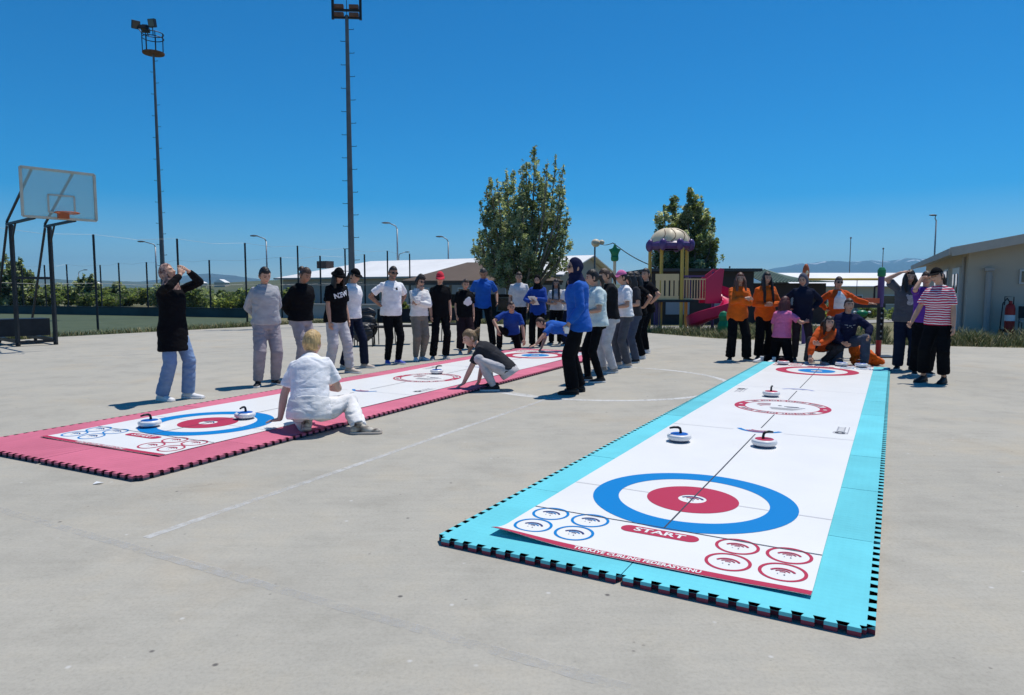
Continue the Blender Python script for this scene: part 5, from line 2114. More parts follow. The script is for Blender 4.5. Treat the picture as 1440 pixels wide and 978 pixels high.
def pavilion():
    x0, x1, y0, y1, base = -5.5, 2.55, 34.2, 38.2, -.4
    ez, az = 1.80, 2.78
    root = thing('pavilion', 'open pavilion with brown pyramid roof behind the tree', 'pavilion', (0, 0, 0))
    mb = MB()
    ax, ay = -1.45, 36.2
    ap0, ap1 = V((ax - .9, ay, az)), V((ax + .9, ay, az))
    c = [V((x0, y0, ez)), V((x1, y0, ez)), V((x1, y1, ez)), V((x0, y1, ez))]
    quad(mb, c[0], c[1], ap1, ap0)
    quad(mb, c[2], c[3], ap0, ap1)
    mb.add([c[1], c[2], ap1], [(0, 1, 2)])
    mb.add([c[3], c[0], ap0], [(0, 1, 2)])
    d = V((0, 0, -.10))
    for p, q in zip(c, c[1:] + c[:1]):
        quad(mb, p + d, q + d, q, p)
    quad(mb, c[3] + d, c[2] + d, c[1] + d, c[0] + d)
    mb.build('roof', 'roof_brown', root)
    mb = MB()
    mb.bar((x0 + .05, y0 + .06, ez - .16), (x1 - .05, y0 + .06, ez - .16), .08, .11)
    mb.bar((x0 + .06, y0 + .1, ez - .16), (x0 + .06, y1 - .1, ez - .16), .08, .11)
    mb.build('eaves_beam', 'roof_dark', root)
    for x in (x0 + .25, x0 + 2.1, x0 + 4.1, x0 + 6.1, x1 - .25):
        for y in (y0 + .2, y1 - .2):
            mb = MB()
            mb.box((x, y, (base + ez - .2) / 2), (.14, .14, ez - .2 - base))
            mb.build('post', 'steel_galv', root)
    mb = MB()
    mb.box(((x0 + x1) / 2, y1 - .5, .35), (x1 - x0 - .6, .12, 1.5))
    mb.build('back_wall', 'wall_dark', root)
    for x in (-4.3, -2.3, -.3, 1.5):
        mb = MB()
        mb.box((x, y1 - .60, .55), (1.1, .05, .8))
        w = mb.build('window', 'panel_grey', root)
        mb = MB()
        mb.box((x, y1 - .64, .55), (.95, .03, .66))
        mb.build('pane', 'window_dark', w)


pavilion()


def dark_building():
    root = thing('kindergarten_building', 'dark low building with ribbed green roof behind the pink slide', 'building', (0, 0, 0))
    y0, y1, base = 29.0, 36.0, -.35
    xa, xb, xc = 5.9, 10.2, 13.4
    mb = MB()
    mb.prism([V((xa, y0, base)), V((xb, y0, base)), V((xb, y1, base)), V((xa, y1, base))], (0, 0, 2.10 - base))
    mb.prism([V((xb + .003, y0 + .3, base)), V((xc, y0 + .3, base)), V((xc, y1, base)), V((xb + .003, y1, base))], (0, 0, 1.62 - base))
    mb.build('wall', 'wall_dark', root)
    mb = MB()
    mb.box(((xa + xb) / 2, (y0 + y1) / 2, 2.17), (xb - xa + .5, y1 - y0 + .6, .12))
    mb.build('flat_roof', 'roof_dark', root)
    mb = MB()
    E, Rg = 1.66, 2.28
    yf, yr = y0 - .3, y0 + 3.2
    n = 22
    for i in range(n):
        u0, u1 = xb + .28 + (xc - xb) * i / n, xb + .28 + (xc - xb) * (i + 1) / n
        zr = lambda u: Rg if u < xb + 1.6 else lerp(Rg, E + .02, (u - xb - 1.6) / (xc + .3 - xb - 1.6))
        mb.add([V((u0, yf, E)), V((u1, yf, E)), V((u1, yr, zr(u1))), V((u0, yr, zr(u0)))], [(0, 1, 2, 3)])
        mb.bar((u0, yf, E + .02), (u0, yr, zr(u0) + .02), .04, .04)
    mb.build('ribbed_roof', 'roof_green', root)
    for x, w, h, z, m in ((9.2, 1.5, .62, .55, 'panel_grey'), (7.0, 1.0, .6, .6, 'panel_grey'), (10.95, .55, 1.15, .55, 'panel_grey'), (12.3, .8, .8, .75, 'panel_grey')):
        mb = MB()
        y = y0 if x < xb else y0 + .3
        mb.box((x, y - .03, z), (w, .05, h))
        f = mb.build('window', m, root)
    return root


dark_building()


def long_hall():
    root = thing('hall', 'long low hall with white roof and beige wall behind the right group', 'building', (0, 0, 0))
    x0, x1, y0, y1, base, ez, rz = 28.5, 47, 69, 78, -1.2, 1.75, 3.15
    mb = MB()
    mb.prism([V((x0, y0, base)), V((x1, y0, base)), V((x1, y1, base)), V((x0, y1, base))], (0, 0, ez - base))
    mb.build('wall', 'wall_beige', root)
    mb = MB()
    slab(mb, [(x0 - .4, y0 - .5, ez - .03), (x1 + .4, y0 - .5, ez - .03), (x1 + .4, (y0 + y1) / 2, rz), (x0 - .4, (y0 + y1) / 2, rz)], .08)
    slab(mb, [(x0 - .4, (y0 + y1) / 2, rz + .003), (x1 + .4, (y0 + y1) / 2, rz + .003), (x1 + .4, y1 + .5, ez - .03), (x0 - .4, y1 + .5, ez - .03)], .08)
    mb.build('roof', 'roof_white', root)
    for x in (31, 34.5, 38, 41.5, 45):
        mb = MB()
        mb.box((x, y0 - .04, .35), (1.5, .06, 1.0))
        w = mb.build('window', 'door_white', root)
        mb = MB()
        mb.box((x, y0 - .08, .35), (1.3, .05, .8))
        mb.build('pane', 'window_dark', w)


long_hall()


def house():
    C = V((13.75, 20.75, 0))
    w = V((6.6, 13.1, 0)).normalized()      # receding left wall
    f = V((w.y, -w.x, 0))                  # front wall to the right
    L, Wd, ez = 14.5, 8.0, 2.55
    rz = ez + .19 * Wd / 2
    P = lambda a, b, z: C + f * a + w * b + V((0, 0, z))
    root = thing('house', 'beige rendered building with pale gable roof at the right edge', 'building', (0, 0, 0))
    mb = MB()
    mb.prism([P(0, 0, -.1), P(Wd, 0, -.1), P(Wd, L, -.1), P(0, L, -.1)], (0, 0, ez + .1))
    mb.prism([P(0, 0, ez), P(Wd, 0, ez), P(Wd / 2, 0, rz)], w * .2)
    mb.build('wall', 'wall_house', root)
    o, of = .55, .85
    mb = MB()
    slab(mb, [P(-o, -of, ez - .19 * o + .12), P(Wd / 2, -of, rz + .12), P(Wd / 2, L + of, rz + .12), P(-o, L + of, ez - .19 * o + .12)], .10)
    slab(mb, [P(Wd / 2, -of, rz + .123), P(Wd + o, -of, ez - .19 * o + .12), P(Wd + o, L + of, ez - .19 * o + .12), P(Wd / 2, L + of, rz + .123)], .10)
    mb.build('roof', 'roof_dark', root)
    mb = MB()
    mb.bar(P(-o, -of - .03, ez - .19 * o + .0), P(Wd / 2, -of - .03, rz + .0), .05, .26)
    mb.bar(P(-o - .03, -of - .05, ez - .19 * o + .0), P(-o - .03, L + of, ez - .19 * o + .0), .05, .20)
    mb.build('fascia', 'fascia_grey', root)
    mb = MB()
    mb.prism([P(-o, -of, ez - .19 * o - .06), P(-.003, -of, ez - .06), P(-.003, L + of, ez - .06), P(-o, L + of, ez - .19 * o - .06)], (0, 0, .04))
    mb.build('soffit', 'soffit', root)
    rzw = math.atan2(w.y, w.x)
    # door on the receding wall
    mb = MB()
    mb.box(P(-.04, 2.2, 1.02), (1.75, .07, 2.08), rzw)
    d = mb.build('door', 'door_white', root)
    for b in (1.78, 2.62):
        mb = MB()
        mb.box(P(-.085, b, 1.55), (.34, .03, .62), rzw)
        mb.build('window', 'window_dark', d)
    mb = MB()
    mb.box(P(-.10, 2.2, 1.0), (.03, .05, .14), rzw)
    mb.build('handle', 'steel_dark', d)
    for b in (5.2, 8.6):
        mb = MB()
        mb.box(P(-.03, b, 1.65), (1.1, .06, .9), rzw)
        wn_ = mb.build('window', 'door_white', root)
        mb = MB()
        mb.box(P(-.07, b, 1.65), (.92, .04, .74), rzw)
        mb.build('pane', 'window_dark', wn_)
    mb = MB()
    mb.tube([P(-.06, .5, .1), P(-.06, .5, ez - .2)], .045, 12)
    mb.build('drainpipe', 'pipe_grey', root, smooth=True, angle=50)
    mb = MB()
    mb.tube([P(.52, -.10, .12), P(.52, -.10, 1.88)], .085, 16)
    for z in (.25, 1.0, 1.72):
        mb.tube([P(.52, -.10, z - .02), P(.52, -.10, z + .02)], .097, 16)
    mb.box(P(.52, -.10, 1.94), (.24, .24, .09), rzw)
    mb.build('flue_pipe', 'pipe_grey', root, smooth=True, angle=50)
    mb = MB()
    mb.box(P(1.48, -.03, 1.72), (.42, .07, .42), math.atan2(f.y, f.x))
    wn_ = mb.build('window', 'door_white', root)
    mb = MB()
    mb.box(P(1.48, -.075, 1.72), (.32, .04, .32), math.atan2(f.y, f.x))
    mb.build('pane', 'window_dark', wn_)
    # wheeled extinguisher
    x = P(.98, -.75, 0)
    e = thing('fire_extinguisher', 'tall red wheeled fire extinguisher against the beige wall', 'fire extinguisher', x)
    mb = MB()
    mb.lathe([(0, .10), (.10, .11), (.125, .16), (.125, .80), (.10, .90), (.045, .95), (.04, 1.02), (0, 1.03)], n=24)
    mb.build('cylinder', 'red_paint', e, smooth=True, angle=60)
    mb = MB()
    mb.tube([(-.04, 0, 1.0), (-.12, -.02, 1.10), (-.24, -.03, .95), (-.27, -.03, .5), (-.29, -.03, .15)], .016, 8)
    mb.build('hose', 'black_plastic', e, smooth=True)
    mb = MB()
    mb.tube([(-.13, .06, .9), (-.13, .06, 1.14), (.13, .06, 1.14), (.13, .06, .9)], .014, 8)
    mb.build('handle', 'steel_dark', e, smooth=True)
    mb = MB()
    for s in (-1, 1):
        mb.tube([(s * .15, .08, .11), (s * .19, .08, .11)], .11, 18)
    mb.build('wheel', 'rubber_black', e)
    mb = MB()
    mb.lathe([(.127, .45), (.127, .62)], n=24)
    mb.build('instruction_label', 'print_white', e)
    c = thing('chair', 'dark metal chair with a pale seat beside the red fire extinguisher', 'chair', P(1.42, -.85, 0), rzw - math.pi / 2)
    build_chair(c, seat='pipe_grey')


def build_chair(root, seat='chair_black', back=True):
    mb = MB()
    mb.box((0, 0, .45), (.44, .42, .045))
    mb.build('seat', seat, root)
    if back:
        mb = MB()
        mb.box((0, .21, .70), (.45, .035, .34), M=Matrix.Rotation(R(-8), 3, 'X'))
        mb.build('backrest', 'chair_black', root)
    for sx in (-1, 1):
        mb = MB()
        mb.tube([(sx * .20, -.19, .43), (sx * .21, -.23, .0)], .013, 8)
        mb.build('leg', 'black_plastic', root)
        mb = MB()
        mb.tube([(sx * .20, .19, .43), (sx * .21, .25, .0)], .013, 8)
        mb.build('leg', 'black_plastic', root)
        mb = MB()
        mb.tube([(sx * .20, .19, .44), (sx * .205, .235, .84)], .012, 8)
        mb.build('back_post', 'black_plastic', root)


house()

c0 = thing('chair', 'black chair draped with a black jacket, right of the mast', 'chair', (0, 0, 0), 0, 'black chairs behind the left group')
build_chair(c0)
spots = [(513, 487, 5, None), (541, 486, -4, 'empty black chair behind the man with blue shoes'), (572, 484, 3, 'black chair between man with blue shoes and curly haired girl'),
         (634, 480, -3, 'black chair between red cap and cloud print t-shirt'), (604, 482, 2, 'black chair behind the person in red cap')]
for i, (u, v, rz, lab) in enumerate(spots):
    p = gp(u, v)
    if i == 0:
        c0.location = p
        c0.rotation_euler = (0, 0, R(rz))
        p0 = p.copy()
    else:
        dup(c0, p, R(rz), lab)
mb = MB()
for c, r in (((0, .20, .78), (.25, .07, .13)), ((0, .15, .60), (.25, .10, .16)), ((0, -.02, .50), (.26, .22, .07)), ((0, -.22, .32), (.24, .07, .22)), ((-.2, .0, .35), (.07, .2, .2)), ((.05, .27, .45), (.22, .05, .3))):
    mb.ell(c, r)
me = remesh(mb, .014, 2, wr=.024, wf=(5, 5, 16), seed=2)
me.materials.append(MATS['leather_black'])
me.polygons.foreach_set("use_smooth", [True] * len(me.polygons))
o = link('jacket', me)
o.location = p0
tag(o, 'shiny black padded jacket thrown over a chair by the mast', 'jacket')


# ================================================================== masts, lamps, fences
def mast_mesh(mb, x0, z0, z1, r0, r1, n=12):
    mb.tube([(0, 0, z0), (0, 0, lerp(z0, z1, .5)), (0, 0, z1)], [r0, (r0 + r1) / 2, r1], n)


def rungs(root, z0, z1, r0, r1, ln, step=.36):
    z = z0
    i = 0
    while z < z1:
        r = lerp(r0, r1, (z - z0) / (z1 - z0))
        s = 1 if i % 2 else -1
        mb = MB()
        mb.tube([(s * r * .8, 0, z), (s * (r + ln), 0, z), (s * (r + ln), 0, z + .03)], .013, 5)
        mb.build('step_rung', 'steel_dark', root)
        z += step
        i += 1


# left mast with the round basket
Dm = 33.0
p = at(232, 455, Dm)
ml = thing('floodlight_mast', 'thin mast topped by a round cage with floodlights, at left', 'floodlight', (p.x, Dm, 0))
top = at(218, 76, Dm)
zt = top.z
ZT = zt
mb = MB()
mast_mesh(mb, 0, -.1, zt, .12, .045)
mb.build('pole', 'steel_mast', ml, smooth=True, angle=60)
rungs(ml, 1.5, zt - .2, .115, .045, .12, .5)
kpx = Dm * 1.03 / 962
mb = MB()
mb.lathe([(0, zt - .02), (.47, zt - .01), (.48, zt + .05), (0, zt + .06)], n=28)
mb.build('platform', 'rust', ml)
mb = MB()
for k in range(7):
    a = 2 * math.pi * k / 7
    mb.tube([(.45 * math.cos(a), .45 * math.sin(a), zt), (.46 * math.cos(a), .46 * math.sin(a), zt + .92)], .022, 6)
for z in (zt + .90, zt + .70):
    mb.tube([(.46 * math.cos(a), .46 * math.sin(a), z) for a in [2 * math.pi * i / 28 for i in range(29)]], .02, 6)
mb.build('guard_rail', 'steel_dark', ml)
for dx, dy, dz, rz, rx in ((-.72, -.1, 1.28, 40, 25), (-.42, .15, 1.18, 10, 70), (-.05, .1, 1.42, -12, 10)):
    mb = MB()
    M = Matrix.Rotation(R(rz), 3, 'Z') @ Matrix.Rotation(R(rx), 3, 'X')
    mb.box((dx, dy, zt + dz), (.34, .16, .36), M=M)
    mb.box(V((dx, dy, zt + dz)) + M @ V((0, .11, 0)), (.22, .10, .22), M=M)
    fl = mb.build('floodlight', 'steel_dark', ml)
    mb = MB()
    mb.box(V((dx, dy, zt + dz)) + M @ V((0, -.085, 0)), (.30, .012, .32), M=M)
    mb.build('lens', 'window_dark', fl)
    mb = MB()
    mb.tube([(dx * .6, dy, zt + .88), (dx * .9, dy, zt + dz - .12)], .022, 6)
    mb.build('bracket', 'steel_dark', ml)

# nearer mast with the rectangular light frame
Dn = 26.0
p = at(496, 452, Dn)
mr = thing('floodlight_mast', 'tall thick mast with step rungs and square light frame cut by the photo top', 'floodlight', (p.x, Dn, 0))
zt = at(491, 26, Dn).z
mb = MB()
mast_mesh(mb, 0, -.1, zt + .1, .135, .064)
mb.build('pole', 'steel_mast', mr, smooth=True, angle=60)
rungs(mr, 1.2, zt - .3, .13, .064, .17, .42)
mb = MB()
Mz = Matrix.Rotation(R(4), 3, 'Z')
for s in (-1, 1):
    mb.box(Mz @ V((s * .50, 0, 0)) + V((0, 0, zt + .95)), (.09, .07, 2.0), M=Mz)
for z in (.02, .28, 1.9):
    mb.box((0, 0, zt + z), (.95, .08, .07), M=Mz)
mb.box((0, 0, zt + 1.0), (.02, .02, 1.8))
mb.build('light_frame', 'steel_dark', mr)
for s in (-.27, .27):
    for z in (.10, .38):
        mb = MB()
        mb.box(Mz @ V((s, -.06, 0)) + V((0, 0, zt + z)), (.34, .16, .13), M=Mz)
        mb.build('floodlight', 'rust', mr)


def street_lamp(label, u, vtop, D, side, arm=.9, group='street lamps in the background', vbase=None):
    p = at(u, 430, D)
    zt = at(u, vtop, D).z
    root = thing('street_lamp', label, 'street lamp', (p.x, D, ground_h(p.x, D)), 0, group)
    zt -= ground_h(p.x, D)
    mb = MB()
    mb.tube([(0, 0, 0), (0, 0, zt * .6), (0, 0, zt - .35)], [.09, .07, .055], 10)
    mb.tube([(0, 0, zt - .36), (side * .12, 0, zt - .12), (side * arm, 0, zt + .12)], [.05, .045, .04], 8)
    mb.build('pole', 'steel_galv', root, smooth=True)
    mb = MB()
    mb.ell((side * (arm + .25), 0, zt + .13), (.36, .13, .075))
    mb.build('lamp_head', 'steel_mast', root, smooth=True)


street_lamp('grey street lamp left of the caged floodlight mast', 222, 342, 62, -1, 1.0)
street_lamp('grey street lamp above the girl in grey sweatshirt', 377, 334, 60, -1, .8)
street_lamp('tall grey street lamp right of the thick mast', 560, 316, 56, -1, .65)
street_lamp('grey street lamp over the hall roof, left of the big tree', 631, 335, 64, -1, .55)
street_lamp('small far street lamp right of the tall one over the hall', 562, 356, 95, 1, .9)
street_lamp('tiny far street lamp beyond the pitch', 113, 381, 105, 1, .8)
street_lamp('thin street lamp above the roof of the beige building', 1310.5, 305, 60, -1, .05)


def fence(name, label, pts, H, r, base_z=0.0, wires=(1.0,), net=False):
    root = thing(name, label, 'fence')
    tops = []
    for x, y, h in pts:
        mb = MB()
        mb.tube([(x, y, base_z - .1), (x, y, base_z + h)], r, 8)
        mb.build('post', 'steel_dark', root)
        tops.append(V((x, y, base_z + h)))
    mb = MB()
    for a, b in zip(tops, tops[1:]):
        for f in wires:
            A, B = V((a.x, a.y, base_z + (a.z - base_z) * f)), V((b.x, b.y, base_z + (b.z - base_z) * f))
            mid = (A + B) / 2 - V((0, 0, .10 * f))
            mb.tube([A, mid, B], .0035, 4)
    mb.build('wire', 'steel_galv', root)
    return root


near = []
for u, vt, vb in ((138, 330, 466), (254, 336, 462.5), (348, 342, 457.5), (421, 346, 452.5), (487, 350, 449), (546, 353, 446), (577, 357, 444)):
    q = gp((u * 2 + 0) / 2, vb)
    near.append((q.x, q.y, at(u, vt, q.y).z))
near = [(near[0][0] - 1.2, near[0][1] - 3.0, near[0][2])] + near
fence('pitch_fence', 'row of tall dark net posts along the near edge of the pitch', near, 3.1, .036, wires=(1.0, .5))
far = []
for u, vt, vb in ((-30, 375, 439), (34, 374, 439), (66, 373, 439), (97, 372, 438), (144, 373, 439), (170, 370, 441), (209, 369, 442), (253, 366, 444), (297, 366, 446), (397, 362, 447), (452, 360, 446), (514, 358, 445)):
    q = gp(u, vb)
    far.append((q.x, q.y, at(u, vt, q.y).z))
fence('pitch_fence', 'row of thin dark net posts along the far wall of the pitch', far, 2.9, .042, wires=(1.0, .55))

bw = thing('boundary_wall', 'long low dark teal board wall along the far side of the pitch', 'wall')
mb = MB()
wl = [(-62, 49), (-46, 44.5), (-32, 40.0), (-20.5, 36.1), (-12.75, 33.0)]
for a, b in zip(wl, wl[1:]):
    mb.bar((a[0], a[1], .20), (b[0], b[1], .20), .10, .44)
mb.build('boards', 'board_teal', bw)
mb = MB()
for a, b in zip(wl, wl[1:]):
    mb.bar((a[0], a[1] - .02, .435), (b[0], b[1] - .02, .435), .14, .035)
mb.build('top_rail', 'steel_dark', bw)

# ================================================================== basketball stand
bs = thing('basketball_hoop', 'black steel basketball stand with see-through backboard and orange rim', 'basketball hoop')
ax = V((.66, .75, 0)).normalized()
nr = V((.75, -.66, 0)).normalized()
bk = -nr
BLc = V((-10.48, 14.6, 2.90)) + ax * .14
BW, BH = 1.40, 1.03
mb = MB()
mb.prism([BLc + nr * .0, BLc + ax * BW, BLc + ax * BW + V((0, 0, BH)), BLc + V((0, 0, BH))], bk * .012)
mb.build('backboard', 'acrylic', bs)
mb = MB()
up = V((0, 0, 1))
cn = [BLc, BLc + ax * BW, BLc + ax * BW + up * BH, BLc + up * BH]
for a, b in zip(cn, cn[1:] + cn[:1]):
    mb.bar(a + nr * .012, b + nr * .012, .05, .05, up=nr)
mb.build('board_frame', 'board_frame', bs)
mb = MB()
cx = BW * .52
tg = [BLc + ax * (cx + s * .25) + up * z + nr * .02 for s, z in ((-1, .12), (1, .12), (1, .50), (-1, .50))]
for a, b in zip(tg, tg[1:] + tg[:1]):
    mb.bar(a, b, .035, .008, up=nr)
mb.build('target_square', 'board_frame', bs)
rc = BLc + ax * cx + up * .10 + nr * .36
mb = MB()
mb.tube([rc + ax * (.225 * math.cos(a)) + nr * (.225 * math.sin(a)) for a in [2 * math.pi * i / 28 for i in range(29)]], .013, 8)
rb = mb.build('rim', 'rim_orange', bs)
mb = MB()
mb.bar(BLc + ax * cx + up * .06 + nr * .03, BLc + ax * cx + up * .06 + nr * .16, .20, .13)
mb.build('bracket', 'rim_orange', rb)
tr = []
for t in (.15, .70):
    at0 = BLc + ax * (BW * t)
    post = at0 + bk * 1.9
    rear = at0 + bk * 2.25
    tr.append((at0, post, rear))
    for nm, a, b, w in (('support_arm', at0 + bk * .02 + up * -.02, rear + up * -.02, .055), ('brace', at0 + up * (BH - .03) + bk * .03, rear + up * .03, .042),
                        ('post', V((post.x, post.y, 0)), post + up * -.05, .072), ('rear_leg', rear + up * -.06, V((rear.x + bk.x * 1.9, rear.y + bk.y * 1.9, .06)), .045),
                        ('brace', post + up * -.45, post + nr * .38 + up * -.05, .035)):
        mb = MB()
        mb.bar(a, b, w)
        mb.build(nm, 'steel_dark', bs)
mb = MB()
for z in (1.62, .10):
    mb = MB()
    mb.bar(V((tr[0][1].x, tr[0][1].y, z)), V((tr[1][1].x, tr[1][1].y, z)), .06)
    mb.build('cross_bar', 'steel_dark', bs)
mb = MB()
mb.bar(tr[0][0] + bk * .06, tr[1][0] + bk * .06, .05)
mb.build('cross_bar', 'steel_dark', bs)
mb = MB()
for _, po, re in tr:
    mb.bar(V((po.x, po.y, .12)), V((re.x + bk.x * 1.95, re.y + bk.y * 1.95, .12)), .08)
mb.build('base_beam', 'steel_dark', bs)
mb = MB()
mb.box(V((tr[0][1].x, tr[0][1].y, .42)) + bk * .9 + ax * .25, (1.15, .62, .42), math.atan2(ax.y, ax.x))
mb.build('counterweight', 'steel_dark', bs)
for _, po, re in tr:
    for s in (0, 1.7):
        q = po + bk * s
        mb = MB()
        mb.tube([V((q.x, q.y, .045)) - ax * .03, V((q.x, q.y, .045)) + ax * .03], .045, 12)
        mb.build('wheel', 'rubber_black', bs)

# ================================================================== playground
pt = thing('play_tower', 'play tower with cream shell roof, yellow posts and pink slide', 'playground tower')
Dp = 22.5
X = lambda u: (u - 720) / 962 * (Dp * 1.0)
posts = []
for u, dy in ((925, .75), (941.5, -.35), (954, .05), (968.5, .95)):
    pass
px = [X(916) + .1, X(932), X(954), X(969)]
py = [Dp + .9, Dp + .35, Dp - .35, Dp + .45]
ptop = 2.82
for x, y in zip(px, py):
    mb = MB()
    mb.tube([(x, y, 0), (x, y, ptop)], .058, 14)
    mb.build('post', 'yellow_post', pt, smooth=True, angle=50)
cx, cy = X(942), Dp + .2
mb = MB()
mb.tube([(cx, cy, 0), (cx, cy, 0.01)], .01, 4)
rb_ = MB()


def shell_pt(a, t):
    r = .66 * math.cos(t) ** .8
    s = 1 + .035 * math.cos(a * 7)
    return V((cx + r * s * math.cos(a), cy + r * s * math.sin(a), 2.80 + .56 * math.sin(t) + .02 * math.cos(a * 7) * math.cos(t)))


rb_.rings([[shell_pt(2 * math.pi * j / 42, lerp(0, math.pi / 2 * .985, i / 10)) for j in range(42)] for i in range(11)])
sh_ = rb_.build('shell_roof', 'shell_cream', pt, smooth=True)
for a in (-2.35, -1.75, -1.2, -.6):
    mb = MB()
    mb.tube([shell_pt(a + .28 * math.sin(i / 9 * 3.1), lerp(.12, 1.1, i / 9)) for i in range(10)], .012, 6)
    mb.build('shell_seam', 'rust', sh_)
mb = MB()
mb.lathe([(.40, 2.66), (.64, 2.66), (.72, 2.74), (.72, 2.84), (.66, 2.90), (.40, 2.86)], c=(cx, cy, 0), n=28)
rim_ = mb.build('roof_rim', 'purple_plastic', pt, smooth=True)
for k in range(8):
    a = 2 * math.pi * k / 8 + .25
    mb = MB()
    mb.ell((cx + .70 * math.cos(a), cy + .70 * math.sin(a), 2.79), (.125, .125, .19), None, 14, 10)
    mb.build('roof_lobe', 'purple_plastic', pt, smooth=True)
zd = 1.02
mb = MB()
mb.box((cx + .08, cy + .05, zd - .04), (1.2, 1.35, .08))
mb.build('deck', 'steel_dark', pt)
# slotted cream panel on the near left side
a0, a1 = V((X(918), Dp - .32, 0)), V((X(950), Dp - .36, 0))
mb = MB()
zs = [(zd - .03, zd + .12), (zd + .62, zd + .83)]
for z0, z1 in zs:
    mb.bar(a0 + V((0, 0, (z0 + z1) / 2)), a1 + V((0, 0, (z0 + z1) / 2)), .03, z1 - z0)
n = 5
for i in range(n):
    c = a0.lerp(a1, (i + .5) / n)
    w = (a1 - a0).length / n * (.62 if 0 < i < n - 1 else .8)
    mb.box(c + V((0, 0, zd + .37)), (w, .028, .502))
mb.build('slotted_panel', 'cream_panel', pt)
# barred guard rail right
b0, b1 = V((X(957), Dp - .33, 0)), V((X(988), Dp - .25, 0))
mb = MB()
for z in (zd + .02, zd + .66):
    mb.bar(b0 + V((0, 0, z)), b1 + V((0, 0, z)), .045)
for i in range(9):
    c = b0.lerp(b1, i / 8)
    mb.bar(c + V((0, 0, zd + .02)), c + V((0, 0, zd + .66)), .028)
mb.build('guard_rail', 'cream_panel', pt)
mb = MB()
mb.bar(b0 + V((.0, .12, zd + .76)), b1 + V((0, .12, zd + .76)), .05)
for i in range(4):
    c = b0.lerp(b1, .1 + i / 12)
    mb.bar(c + V((0, .12, zd)), c + V((0, .12, zd + .76)), .03)
mb.build('guard_rail', 'purple_plastic', pt)
# entry panel of the slide
mb = MB()
q0, q1 = V((X(988), Dp - .30, 0)), V((X(1014), Dp - .20, 0))
for (f0, z0, f1, z1) in ((0, .64, 1, .88),):
    mb.prism([q0 + V((0, 0, zd - .12)), q1.lerp(q0, .15) + V((0, 0, zd - .12)), q1.lerp(q0, .1) + V((0, 0, zd + .35)), q1 + V((0, 0, zd + .98)), q0.lerp(q1, .8) + V((0, 0, zd + 1.02)), q0 + V((0, 0, zd + .66))], V((.0, .06, 0)))
mb.build('slide_entry', 'pink_plastic', pt)
mb = MB()
mb.prism([q0 + V((0, .75, zd - .12)), q1.lerp(q0, .15) + V((0, .75, zd - .12)), q1 + V((0, .75, zd + .98)), q0.lerp(q1, .8) + V((0, .75, zd + 1.02)), q0 + V((0, .75, zd + .66))], V((.0, .06, 0)))
mb.build('slide_entry', 'pink_plastic', pt)
# spiral chute
mb = MB()
rings = []
cen = V((X(1000), Dp - .15, 0))
for i in range(29):
    t = i / 28
    a = R(105 - 285 * t)
    rr = .56
    c = cen + V((rr * math.cos(a), rr * math.sin(a), lerp(zd + .34, .13, t)))
    out = V((math.cos(a), math.sin(a), 0))
    prof = [(-.27, .20), (-.235, .21), (-.21, .05), (-.10, -.02), (.10, -.02), (.22, .06), (.28, .34), (.31, .33), (.255, .03), (.12, -.06), (-.12, -.06), (-.25, .03)]
    rings.append([c + out * q + V((0, 0, z)) for q, z in prof])
mb.rings(rings)
mb.build('slide', 'pink_plastic', pt, smooth=True, angle=40)
mb = MB()
mb.tube([cen + V((.0, .0, 0)), cen + V((0, 0, zd + .9))], .05, 12)
mb.build('slide_post', 'purple_plastic', pt, smooth=True, angle=50)
# climbing bars at the left side
mb = MB()
for i in range(4):
    x = X(921) + .07 * i
    mb.tube([(x, Dp + .1 + .05 * i, 0), (x, Dp + .1 + .05 * i, zd)], .02, 8)
mb.build('climbing_bars', 'purple_plastic', pt)

# green ornament post, gable lamp and the slack cable between them
p = at(864, 400, 25)
sp_ = thing('ornament_post', 'cream post topped by a green star shaped ornament', 'post', (p.x, 25, 0))
zt = at(864, 366, 25).z
mb = MB()
mb.tube([(0, 0, 0), (0, 0, zt)], .055, 12)
mb.build('post', 'shell_cream', sp_, smooth=True, angle=50)
mb = MB()
zc = zt + .28
pts = []
for k in range(10):
    a = R(90 + 36 * k)
    r = .26 if k % 2 == 0 else .15
    pts.append(V((r * math.cos(a) * .85, -.06, zc + r * math.sin(a) * 1.25)))
mb.prism(pts, (0, .12, 0))
mb.ell((0, 0, zc), (.15, .10, .20))
mb.lathe([(.06, zt - .05), (.13, zt - .02), (.14, zt + .10), (.08, zt + .16)], n=16)
mb.build('ornament', 'green_plastic', sp_)
p = at(836, 400, 41)
gl = thing('pole_lamp', 'short lamp pole with round head above the hall gable', 'lamp', (p.x, 41, 2.6))
zl = at(838, 344, 41).z - 2.6
mb = MB()
mb.tube([(0, 0, 0), (0, 0, zl)], .05, 10)
mb.build('pole', 'steel_mast', gl)
mb = MB()
mb.ell((.05, 0, zl + .08), (.27, .25, .24))
mb.ell((.40, 0, zl + .12), (.17, .16, .15))
mb.build('lamp_head', 'shell_cream', gl, smooth=True)
A = at(842, 342, 41)
B = at(862, 342, 27)
Cc = at(925, 377, 24)
mb = MB()
for a, b in ((A, B), (B, Cc)):
    pts = [a.lerp(b, i / 12) - V((0, 0, .10 * math.sin(math.pi * i / 12))) for i in range(13)]
    mb.tube(pts, .018, 6)
tag(mb.build('cable', 'steel_dark'), 'slack dark cable running from the pole lamp down to the play tower', 'cable')
mb = MB()
mb.lathe([(.0, 0), (.16, .02), (.18, .25), (.12, .40), (.15, .55), (.10, .66), (0, .70)], n=18)
o = mb.build('spring_rider', 'green_plastic', smooth=True)
o.location = gp(1017, 470)
tag(o, 'green plastic play figure between the slide and the orange hoodie girl', 'play figure')
mb = MB()
